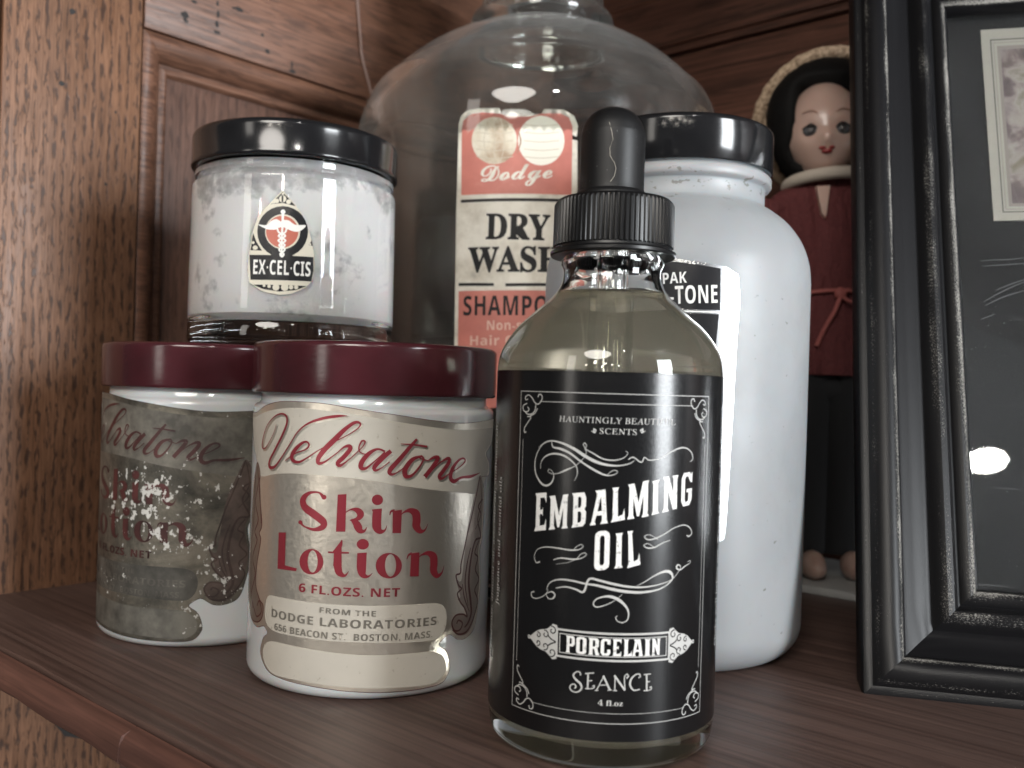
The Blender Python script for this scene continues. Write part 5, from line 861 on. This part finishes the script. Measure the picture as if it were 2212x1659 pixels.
# ------------------------------------------------------------------ big glass jug
def jug():
    t = thing('glass_jug', 'large dusty clear glass jug with a faded red and cream label, in the corner', 'jug', (8.1, 385, 0))
    m, nt, b, o = newmat('dusty_glass')
    b.inputs['Base Color'].default_value = (0.90, 0.93, 0.90, 1); b.inputs['Transmission Weight'].default_value = 1.0; b.inputs['Roughness'].default_value = 0.02; b.inputs['IOR'].default_value = 1.5
    b.inputs['Sheen Weight'].default_value = 0.16; b.inputs['Sheen Roughness'].default_value = 0.5; b.inputs['Sheen Tint'].default_value = (0.8, 0.8, 0.78, 1)
    df = nt.nodes.new('ShaderNodeBsdfDiffuse'); df.inputs['Color'].default_value = (0.40, 0.385, 0.37, 1)
    n1 = noise(nt, coords(nt, (32, 32, 32)), 1, 5, 0.6); f = ramp(nt, n1, [(0.38, (0.012,) * 3), (0.68, (0.10,) * 3)]).outputs['Color']
    mx = nt.nodes.new('ShaderNodeMixShader'); nt.links.new(f, mx.inputs[0]); nt.links.new(b.outputs[0], mx.inputs[1]); nt.links.new(df.outputs[0], mx.inputs[2]); nt.links.new(mx.outputs[0], o.inputs['Surface'])
    outer = [(0, 3), (55, 2.4), (64, 0.1)] + arc(64.2, 10, 10, -88, 0, 8) + [(74.2, 150)] + smooth_prof([(74.2, 150), (74.4, 165), (73.8, 176.5), (69.0, 189.5), (63.0, 196), (53, 205), (42, 212), (33, 216.2), (28, 218.2), (27, 219.2), (28.0, 220.3), (29.3, 221.7), (29.6, 223.6), (28.6, 226.2), (26.0, 228), (25.0, 233), (25, 262)], 1.2)[1:]
    inner = [(21, 262), (21, 228), (22.5, 218.5), (31, 213.4), (41, 208.8), (51.5, 201.8), (60.6, 193.6), (66.0, 187.0), (70.4, 175), (71.2, 164), (71.0, 14), (66, 8), (55, 6.4), (0, 7)]
    finish(lathe(outer + inner, 144), 'jug_glass', m, t, angle=50)
    red, nt, b, o = newmat('faded_red')
    n1 = noise(nt, coords(nt, (60, 60, 60)), 1, 5, 0.65)
    nt.links.new(ramp(nt, n1, [(0.28, (0.40, 0.12, 0.095)), (0.6, (0.55, 0.175, 0.135)), (0.76, (0.62, 0.30, 0.24))]).outputs['Color'], b.inputs['Base Color']); b.inputs['Roughness'].default_value = 0.45
    cr_, nt, b, o = newmat('stained_cream')
    n1 = noise(nt, coords(nt, (75, 75, 75)), 1, 5, 0.65); n2 = noise(nt, coords(nt, (30, 30, 30)), 1, 2)
    nt.links.new(ramp(nt, mth(nt, 'ADD', mth(nt, 'MULTIPLY', n1, 0.7), mth(nt, 'MULTIPLY', n2, 0.3)), [(0.32, (0.20, 0.185, 0.16)), (0.44, (0.56, 0.52, 0.44)), (0.58, (0.76, 0.73, 0.65))]).outputs['Color'], b.inputs['Base Color']); b.inputs['Roughness'].default_value = 0.4
    gl, nt, b, o = newmat('gilt_globe')
    n1 = noise(nt, coords(nt, (110, 110, 110)), 1, 5, 0.65)
    nt.links.new(ramp(nt, n1, [(0.32, (0.36, 0.24, 0.15)), (0.5, (0.60, 0.53, 0.41)), (0.66, (0.70, 0.66, 0.56))]).outputs['Color'], b.inputs['Base Color']); b.inputs['Roughness'].default_value = 0.35
    M = {'C': cr_, 'R': red, 'G': gl, 'L': pm('pale_globe', (0.74, 0.71, 0.62), 0.32), 'K': ink_k, 'D': pm('brown_line', (0.30, 0.16, 0.1), 0.5), 'D2': pm('globe_line', (0.50, 0.44, 0.34), 0.5), 'C2': pm('pale_pink_ink', (0.62, 0.40, 0.32), 0.5)}
    print_label('jug_label', ART['jug'], 74.35, M, t)
jug()

# ------------------------------------------------------------------ doll and the board it stands on
def doll():
    bmb = bmesh.new(); box(bmb, 96, 333, 0.02, 372, 397, 3.0); bevel(bmb, 0.5, 2)
    bb = finish(bmb, 'display_board', pm('grey_board', (0.42, 0.42, 0.41), 0.45), None, angle=30)
    bb.location = [-245.9 * MM, 217.5 * MM, 0]; bb.rotation_euler = (0, 0, math.radians(-41.5))
    bb['label'] = 'thin pale grey board lying on the shelf under the doll'; bb['category'] = 'board'
    t = thing('doll', 'small plastic doll with black hair, straw hat and dark red jacket, behind the white bottle', 'doll', (125, 372, 3.0))
    skin = pm('doll_skin', (0.44, 0.30, 0.25), 0.28, 0.0, Subsurface_Weight=0.15, Subsurface_Scale=0.002)
    bm = bmesh.new(); ball(bm, (0, 0, 0), 1, 1, 1, 48, 36)
    for v in bm.verts:
        x, y, z = v.co
        w = 15.2 * (1 - 0.27 * max(0, -z) ** 1.5); q = Vector((x * w, y * 15.5, z * 20.3))
        fr = max(0.0, -y)
        q.y -= 4.2 * math.exp(-((q.x / 2.3) ** 2 + ((q.z + 5.5) / 3.0) ** 2)) * (fr > 0.3)          # nose
        q.y -= 1.3 * math.exp(-((q.x / 4.5) ** 2 + ((q.z + 14.0) / 3.4) ** 2)) * (fr > 0.2)         # chin
        q.y -= 1.0 * math.exp(-((q.x / 3.6) ** 2 + ((q.z + 9.4) / 1.5) ** 2)) * (fr > 0.3)          # lips
        for sx in (-1, 1):
            q.y += 2.0 * math.exp(-(((q.x - sx * 5.8) / 3.2) ** 2 + ((q.z + 1.7) / 2.4) ** 2)) * (fr > 0.2)   # eye sockets
            q.y -= 0.6 * math.exp(-(((q.x - sx * 8.2) / 4.0) ** 2 + ((q.z + 7.0) / 3.8) ** 2)) * (fr > 0.2)   # cheeks
        v.co = q
    # neck, chest and legs continue the same body
    hd = finish(bm, 'head', skin, t, angle=180); hd.location = (-0.0032, -0.001, 0.1755); hd.rotation_euler = (0, math.radians(-2), math.radians(-14))
    eye_w = pm('doll_eye', (0.075, 0.078, 0.085), 0.35); pup = pm('doll_lash', (0.025, 0.021, 0.021), 0.5); lipm = pm('doll_lip', (0.24, 0.03, 0.03), 0.3); brow = pm('doll_brow', (0.30, 0.17, 0.13), 0.5)
    for sx in (-1, 1):
        e = bmesh.new(); ball(e, (sx * 5.8, -12.6, -1.8), 2.9, 1.7, 2.0); finish(e, 'eye', eye_w, hd)
        e = bmesh.new(); ball(e, (sx * 5.8, -13.7, -1.7), 1.8, 0.6, 1.5)
        tube([(sx * 3.4, -13.7, -1.1), (sx * 5.8, -14.1, 0.5), (sx * 8.7, -12.5, -0.9)], 0.5, 6, e, 0.5); finish(e, 'eyelash', pup, hd)
        finish(tube([(sx * 3.4, -14.9, 4.6), (sx * 5.8, -14.3, 6.0), (sx * 9.0, -12.6, 5.4)], 0.18, 6, step=0.5), 'eyebrow', brow, hd)
    e = bmesh.new(); ball(e, (-1.2, -14.4, -8.9), 1.9, 1.5, 0.75); ball(e, (1.2, -14.4, -8.9), 1.9, 1.5, 0.75); ball(e, (0, -14.2, -10.2), 2.1, 1.5, 0.95); finish(e, 'lips', lipm, hd)
    hair, nt, b, o = newmat('black_hair')
    b.inputs['Base Color'].default_value = (0.005, 0.0045, 0.0045, 1); b.inputs['Roughness'].default_value = 0.7; b.inputs['Specular IOR Level'].default_value = 0.15
    bump(nt, b, noise(nt, coords(nt, (900, 900, 60)), 1, 3), 0.6, 0.0006)
    bm = bmesh.new(); ball(bm, (0, 4.5, 184.5), 24.5, 18.0, 23.5, 32, 24)
    for v in bm.verts:                        # open the front of the hair round the face, let it fall to the shoulders
        if v.co.z < 178: v.co.z = 178 - (178 - v.co.z) * 1.55; v.co.x *= 1.04
        if v.co.y < -5 and abs(v.co.x + 1.5) < 14.5 and v.co.z < 193.5: v.co.y = max(v.co.y, -1.0)
    finish(bm, 'hair', hair, t, angle=180)
    straw, nt, b, o = newmat('straw')
    wv = noise(nt, coords(nt, (700, 700, 700)), 1, 3); nt.links.new(ramp(nt, wv, [(0.35, (0.24, 0.16, 0.10)), (0.6, (0.58, 0.43, 0.30))]).outputs['Color'], b.inputs['Base Color']); b.inputs['Roughness'].default_value = 0.8; bump(nt, b, wv, 0.8, 0.0006)
    bm = lathe([(0, 12), (10, 9.5), (20, 4), (27.5, 0.2)], 56)
    for k in range(3):
        rim = []
        for i in range(57):
            a = 2 * math.pi * i / 56; j = 0.9 * math.sin(a * 23 + k * 2.1)
            rim.append(((28.0 - k * 2.6) * math.cos(a), (28.0 - k * 2.6) * math.sin(a), k * 1.1 + j))
        tube(rim, 2.7, 8, bm, 2.0)
    bmesh.ops.rotate(bm, verts=bm.verts, cent=(0, 0, 0), matrix=Matrix.Rotation(math.radians(-60), 3, 'X'))
    bmesh.ops.translate(bm, verts=bm.verts, vec=(2, 13.0, 184.5))
    finish(bm, 'straw_hat', straw, t, angle=60)
    cloth, nt, b, o = newmat('dark_red_cloth')
    wv = noise(nt, coords(nt, (700, 700, 700)), 1, 2); n3 = noise(nt, coords(nt, (120, 120, 26)), 1, 3)
    nt.links.new(mixc(nt, wv, (0.065, 0.011, 0.012), (0.11, 0.020, 0.020)), b.inputs['Base Color']); b.inputs['Roughness'].default_value = 0.85
    bump(nt, b, mth(nt, 'ADD', mth(nt, 'MULTIPLY', wv, 0.12), n3), 0.9, 0.0070)
    def ell(rows, n=40):
        bm = bmesh.new(); rr = []
        for rx, ry, z, cx in rows: rr.append([bm.verts.new((cx + rx * math.cos(2 * math.pi * i / n), ry * math.sin(2 * math.pi * i / n), z)) for i in range(n)])
        for a, c in zip(rr, rr[1:]):
            for i in range(n): bm.faces.new((a[i], a[(i + 1) % n], c[(i + 1) % n], c[i]))
        bm.faces.new(rr[0]); bm.faces.new(rr[-1]); return bm
    jk = ell(cr([[23, 15.0, 79, 0], [22.5, 14.4, 88, 0], [18.2, 12, 108, 0], [20, 12.4, 122, 0], [23, 12.2, 138, 0], [24.5, 10.8, 147, 0], [20, 9.6, 152.5, 0], [11, 8.4, 156, 0], [7.5, 7.5, 159, 0]], 3.0))
    for sx in (-1, 1): tube([(sx * 21, 0, 146), (sx * 27, 0, 132), (sx * 29, -3, 112), (sx * 27, -7, 96)], lambda q: 7.5 - 0.8 * q, 14, jk, 3)
    ja = finish(jk, 'jacket', cloth, t, angle=70)
    for sx in (-1, 1):
        e = bmesh.new(); ball(e, (sx * 26.5, -8.5, 90), 3.6, 3.0, 6); finish(e, 'hand', skin, t)
    e = bmesh.new(); vs = [e.verts.new(p) for p in ((-8.6, -11.0, 152.6), (-3.6, -11.8, 152.8), (-5.6, -13.9, 139.8), (-7.0, -13.6, 141.5))]; e.faces.new(vs)
    r = bmesh.ops.extrude_face_region(e, geom=list(e.faces)); bmesh.ops.translate(e, verts=[v for v in r['geom'] if isinstance(v, bmesh.types.BMVert)], vec=(0, 4, 0)); finish(e, 'neckline', skin, ja)
    col = bmesh.new(); ring = [(17.0 * math.cos(a), -1 + 12.5 * math.sin(a), 155.8 + 2.2 * math.sin(a * 1.0 + 2.6) * 1.0) for a in [2 * math.pi * i / 40 for i in range(41)]]
    tube(ring, 2.5, 10, col, 2.0); finish(col, 'collar', pm('cream_collar', (0.40, 0.345, 0.29), 0.8), ja, angle=80)
    tro = bmesh.new()
    for sx in (-1, 1): tube([(sx * 8.6, 0, 82), (sx * 9.4, 0, 60), (sx * 9.8, 0, 34), (sx * 10, 0, 9)], lambda q: 12.6, 20, tro, 4)
    ball(tro, (0, 0, 74), 19.0, 11.4, 9)
    finish(tro, 'trousers', pm('black_cloth', (0.008, 0.008, 0.009), 0.9), t, angle=70)
    for sx in (-1, 1):
        e = bmesh.new(); ball(e, (sx * 9.0 + (2.0 if sx < 0 else 0), -14.5, 5.6), 4.6, 9.0, 5.5)
        for v in e.verts:
            if v.co.y < -18: v.co.z *= 0.85
        finish(e, 'foot', skin, t)
    cordm = pm('red_cord', (0.27, 0.07, 0.06), 0.7)
    bl = bmesh.new()
    tube([(19.0 * math.cos(a), 12.9 * math.sin(a), 111 + 0.8 * math.sin(3 * a)) for a in [2 * math.pi * i / 36 for i in range(37)]], 0.85, 8, bl, 1.5)
    ball(bl, (1.0, -13.6, 110.6), 2.4, 1.7, 2.6)
    tube([(1, -14, 110), (-1.2, -14.6, 104), (-5, -14.6, 97), (-8, -14.4, 90)], 0.9, 8, bl, 1.0); tube([(1, -14, 110), (4.4, -14.8, 107.4), (7.6, -14.2, 109.6), (4, -14.4, 112.0), (1, -14, 111)], 0.75, 8, bl, 0.8)
    finish(bl, 'cord_belt', cordm, ja, angle=80)
doll()

# ------------------------------------------------------------------ picture frame, leaning back
def frame():
    lean = math.radians(20)
    t = thing('picture_frame', 'black distressed picture frame with stepped moulding, leaning at the right edge', 'picture frame', (88.6, 228.0, 0.2))
    ax = Vector((.97, -.244, 0)).normalized(); nb = Vector((.244, .97, 0)).normalized()
    up = (nb * math.sin(lean) + Vector((0, 0, 1)) * math.cos(lean)).normalized(); nf = ax.cross(up).normalized()      # nf: out of the picture, to the viewer
    R = Matrix((ax, up, nf)).transposed()
    t.rotation_euler = R.to_euler()
    W, Hh = 205.0, 247.0
    prof = [(0.6, -14.4), (0.2, -14.0), (0.0, -3.4), (0.5, -2.0), (1.4, -1.6), (2.6, -1.7), (4.2, -0.3), (6.2, 0.6), (8.0, 0.5), (9.6, -0.6), (10.4, -2.0), (10.8, -4.0), (11.6, -4.6), (13.2, -5.4), (15.0, -6.9), (16.6, -7.2), (18.0, -8.0), (18.6, -7.6), (20.0, -6.2), (21.6, -5.6), (23.2, -6.2), (24.2, -7.8), (24.6, -9.4), (25.2, -9.8), (26.2, -9.0), (27.6, -8.7), (29.0, -9.4), (29.8, -10.8), (30.0, -13.6), (29.6, -14.3)]
    arcl = [0.0]
    for a, b in zip(prof, prof[1:]): arcl.append(arcl[-1] + math.dist(a, b))
    # worn-paint material: wear runs along the ridges (UV.x = place on the profile, UV.y = along the length)
    m, nt, b, o = newmat('distressed_black')
    uv = nt.nodes.new('ShaderNodeUVMap'); sp = nt.nodes.new('ShaderNodeSeparateXYZ'); nt.links.new(uv.outputs['UV'], sp.inputs[0])
    def frac(s_):
        k_ = max(j for j in range(2, len(prof) - 1) if prof[j][0] <= s_ and j < len(prof) - 2) if s_ >= prof[2][0] else 2
        a_, b_ = prof[k_], prof[k_ + 1]
        return (arcl[k_] + (arcl[k_ + 1] - arcl[k_]) * min(1, max(0, (s_ - a_[0]) / max(1e-6, b_[0] - a_[0])))) / arcl[-1]
    stops = [(0.0, 0.0), (1.2, 0.0), (1.5, 0.5), (1.8, 0.0), (2.8, 0.0), (3.8, 0.50), (5.2, 0.16), (8.4, 0.16), (9.7, 0.85), (10.5, 0.0), (19.2, 0.0), (20.3, 0.42), (22.4, 0.55), (23.4, 0.1), (25.8, 0.05), (27.2, 0.35), (28.7, 0.9), (29.5, 0.0)]
    ridge = ramp(nt, sp.outputs['X'], [(frac(a_), (v_,) * 3) for a_, v_ in stops])
    mp = nt.nodes.new('ShaderNodeMapping'); mp.inputs['Scale'].default_value = (190, 260, 1); nt.links.new(uv.outputs['UV'], mp.inputs['Vector'])
    g1 = noise(nt, mp.outputs['Vector'], 1, 4, 0.75)
    mp2 = nt.nodes.new('ShaderNodeMapping'); mp2.inputs['Scale'].default_value = (12, 9, 1); nt.links.new(uv.outputs['UV'], mp2.inputs['Vector'])
    g2 = noise(nt, mp2.outputs['Vector'], 1, 3, 0.6)
    wear = mth(nt, 'ADD', mth(nt, 'MULTIPLY', ridge.outputs['Color'], 0.46), mth(nt, 'ADD', mth(nt, 'MULTIPLY', mth(nt, 'SUBTRACT', g1, 0.5), 1.25), mth(nt, 'MULTIPLY', mth(nt, 'SUBTRACT', g2, 0.5), 0.55)))
    f = ramp(nt, wear, [(0.30, (0, 0, 0)), (0.46, (1, 1, 1))]).outputs['Color']
    b.inputs['Specular IOR Level'].default_value = 0.28
    nt.links.new(mixc(nt, f, (0.006, 0.006, 0.007), mixc(nt, g2, (0.17, 0.165, 0.15), (0.36, 0.345, 0.32))), b.inputs['Base Color'])
    nt.links.new(ramp(nt, f, [(0, (0.38,) * 3), (1, (0.7,) * 3)]).outputs['Color'], b.inputs['Roughness'])
    bump(nt, b, mth(nt, 'SUBTRACT', mth(nt, 'MULTIPLY', g1, 0.3), f), 0.4, 0.0003)
    bm = bmesh.new(); uvl = bm.loops.layers.uv.new('UVMap'); tot = arcl[-1]
    for side in range(4):
        rows = []
        for k, (w, h) in enumerate(prof):
            c = [(w, w), (W - w, w), (W - w, Hh - w), (w, Hh - w)]
            p0 = Vector(c[side]); p1 = Vector(c[(side + 1) % 4]); n = 24
            rows.append([(bm.verts.new((*(p0 + (p1 - p0) * (i / n)), h)), arcl[k] / tot, side * 3.1 + (p0 + (p1 - p0) * (i / n)).dot((p1 - p0).normalized()) * 0.006) for i in range(n + 1)])
        for a, c in zip(rows, rows[1:]):
            for i in range(len(a) - 1):
                q = [a[i], a[i + 1], c[i + 1], c[i]]; fc = bm.faces.new([x[0] for x in q])
                for l, x in zip(fc.loops, q): l[uvl].uv = (x[1], x[2])
    finish(bm, 'moulding', m, t, angle=32)
    gm, nt, b, o = newmat('frame_glass')
    b.inputs['Base Color'].default_value = (0.93, 0.95, 0.95, 1); b.inputs['Transmission Weight'].default_value = 1.0; b.inputs['IOR'].default_value = 1.5; b.inputs['Roughness'].default_value = 0.015
    df = nt.nodes.new('ShaderNodeBsdfDiffuse'); df.inputs['Color'].default_value = (0.45, 0.46, 0.48, 1)
    v1 = coords(nt, (2200, 2200, 2200)); s1 = ramp(nt, noise(nt, v1, 1, 1), [(0.73, (0.0,) * 3), (0.80, (0.55,) * 3)]).outputs['Color']
    s2 = ramp(nt, noise(nt, coords(nt, (18, 420, 10), rot=(0, 0, 0.12)), 1, 2), [(0.70, (0.0,) * 3), (0.76, (0.25,) * 3)]).outputs['Color']
    s3 = ramp(nt, noise(nt, coords(nt, (18, 14, 10)), 1, 3), [(0.35, (0.006,) * 3), (0.7, (0.035,) * 3)]).outputs['Color']
    mx = nt.nodes.new('ShaderNodeMixShader'); nt.links.new(mth(nt, 'ADD', mth(nt, 'MAXIMUM', s1, s2), s3), mx.inputs[0]); nt.links.new(b.outputs[0], mx.inputs[1]); nt.links.new(df.outputs[0], mx.inputs[2]); nt.links.new(mx.outputs[0], o.inputs['Surface'])
    bm = bmesh.new(); box(bm, 27.5, 27.5, -15.6, W - 27.5, Hh - 27.5, -13.7); finish(bm, 'glass_pane', gm, t, smooth=False)
    scm = pm('glass_scratch', (0.08, 0.081, 0.086), 0.6)
    for pts in [[(36.1, 127.1), (40.2, 127.4), (43.9, 127.5), (49.5, 128.3)], [(36.5, 125.3), (41.3, 125.7), (49.3, 126.3)], [(36.2, 113.7), (39.5, 115.9), (43.9, 118.5), (49.0, 120.9)], [(36.6, 112.5), (41.9, 115.5), (48.8, 117.9)], [(39.6, 117.4), (44.6, 119.8), (49.0, 121.5)], [(35.2, 108.1), (39.2, 109.9)]]:
        finish(tube([(a, b_, -13.66) for a, b_ in pts], lambda q: 0.04 + 0.13 * math.sin(math.pi * min(1, q * 0.9 + 0.1)), 5, step=1.0), 'scratch', scm, bpy.data.objects['glass_pane'])
    bm = bmesh.new(); box(bm, 27.0, 27.0, -18.2, W - 27.0, Hh - 27.0, -17.0); finish(bm, 'backing', pm('charcoal_mat', (0.012, 0.0125, 0.0145), 0.7), t, smooth=False)
    cm = pm('cream_card', (0.56, 0.53, 0.47), 0.6); ln = pm('grey_rule', (0.10, 0.10, 0.095), 0.6); pk = pm('pale_rule', (0.40, 0.35, 0.32), 0.6)
    pic, nt, b, o = newmat('faded_flowers')
    n1 = noise(nt, coords(nt, (95, 95, 95)), 1, 3, 0.55, 0.8); n2 = noise(nt, coords(nt, (60, 60, 60), rot=(0, 0, 1)), 1, 2)
    c1 = ramp(nt, n1, [(0.3, (0.07, 0.06, 0.08)), (0.45, (0.19, 0.155, 0.17)), (0.54, (0.42, 0.37, 0.36)), (0.6, (0.52, 0.48, 0.45)), (0.72, (0.27, 0.27, 0.20))]).outputs['Color']
    nt.links.new(mixc(nt, mth(nt, 'MULTIPLY', n2, 0.45), c1, (0.34, 0.24, 0.20)), b.inputs['Base Color']); b.inputs['Roughness'].default_value = 0.5
    x0, y0, x1, y1 = 41.0, 141.8, 160, 212.9
    bm = bmesh.new(); z = -16.9
    def card(i0, i1, z, mi):
        a = (x0 + i0, y0 + i0 * 1.06, x1 - i0, y1 - i0 * 0.95)
        vs = [bm.verts.new(p) for p in ((a[0], a[1], z), (a[2], a[1], z), (a[2], a[3], z), (a[0], a[3], z))]; fc = bm.faces.new(vs); fc.material_index = mi
    bmx = bmesh.new()
    for i0, mi, k in ((0, 0, 0), (2.7, 1, 1), (3.0, 0, 2), (3.6, 2, 3), (3.8, 0, 4), (4.6, 2, 5), (4.75, 2, 6), (5.6, 3, 7)):
        a = (x0 + i0 * 0.97, y0 + i0 * 1.03, x1 - i0, y1 - i0 * 1.5)
        n0 = len(bmx.faces); box(bmx, a[0], a[1], -16.95, a[2], a[3], -16.55 + k * 0.03)
        bmx.faces.ensure_lookup_table()
        for fc in bmx.faces[n0:]: fc.material_index = mi
    bm.free()
    finish(bmx, 'print', [cm, ln, pk, pic], t, smooth=False)
    e = bmesh.new(); box(e, 70, 20, -60, 130, 24, -19); 
    e2 = bmesh.new(); vs = [(80, 150, -18.5), (125, 150, -18.5), (125, 2.0, -78), (80, 2.0, -78)]
    q = [e2.verts.new(v) for v in vs]; e2.faces.new(q); r_ = bmesh.ops.extrude_face_region(e2, geom=list(e2.faces)); bmesh.ops.translate(e2, verts=[v for v in r_['geom'] if isinstance(v, bmesh.types.BMVert)], vec=(0, 1.0, 2.4)); e.free()
    finish(e2, 'easel_leg', pm('black_card', (0.02, 0.02, 0.02), 0.8), t, smooth=False)
frame()

# ------------------------------------------------------------------ a thin cord hanging down the side panel
pts = [(0.9, 258.6, 330), (0.9, 258.9, 244), (1.0, 261.6, 222), (1.0, 268.6, 204), (1.2, 275, 188), (1.2, 277, 172)]
cd = finish(tube(pts, 0.6, 8, step=1.5), 'cord', pm('pinkish_cord', (0.23, 0.15, 0.125), 0.6), None)
cd.location = [-245.9 * MM, 217.5 * MM, 0]; cd.rotation_euler = (0, 0, math.radians(-41.5))
cd['label'] = 'thin pinkish cord hanging down the oak side panel behind the jug'; cd['category'] = 'cord'
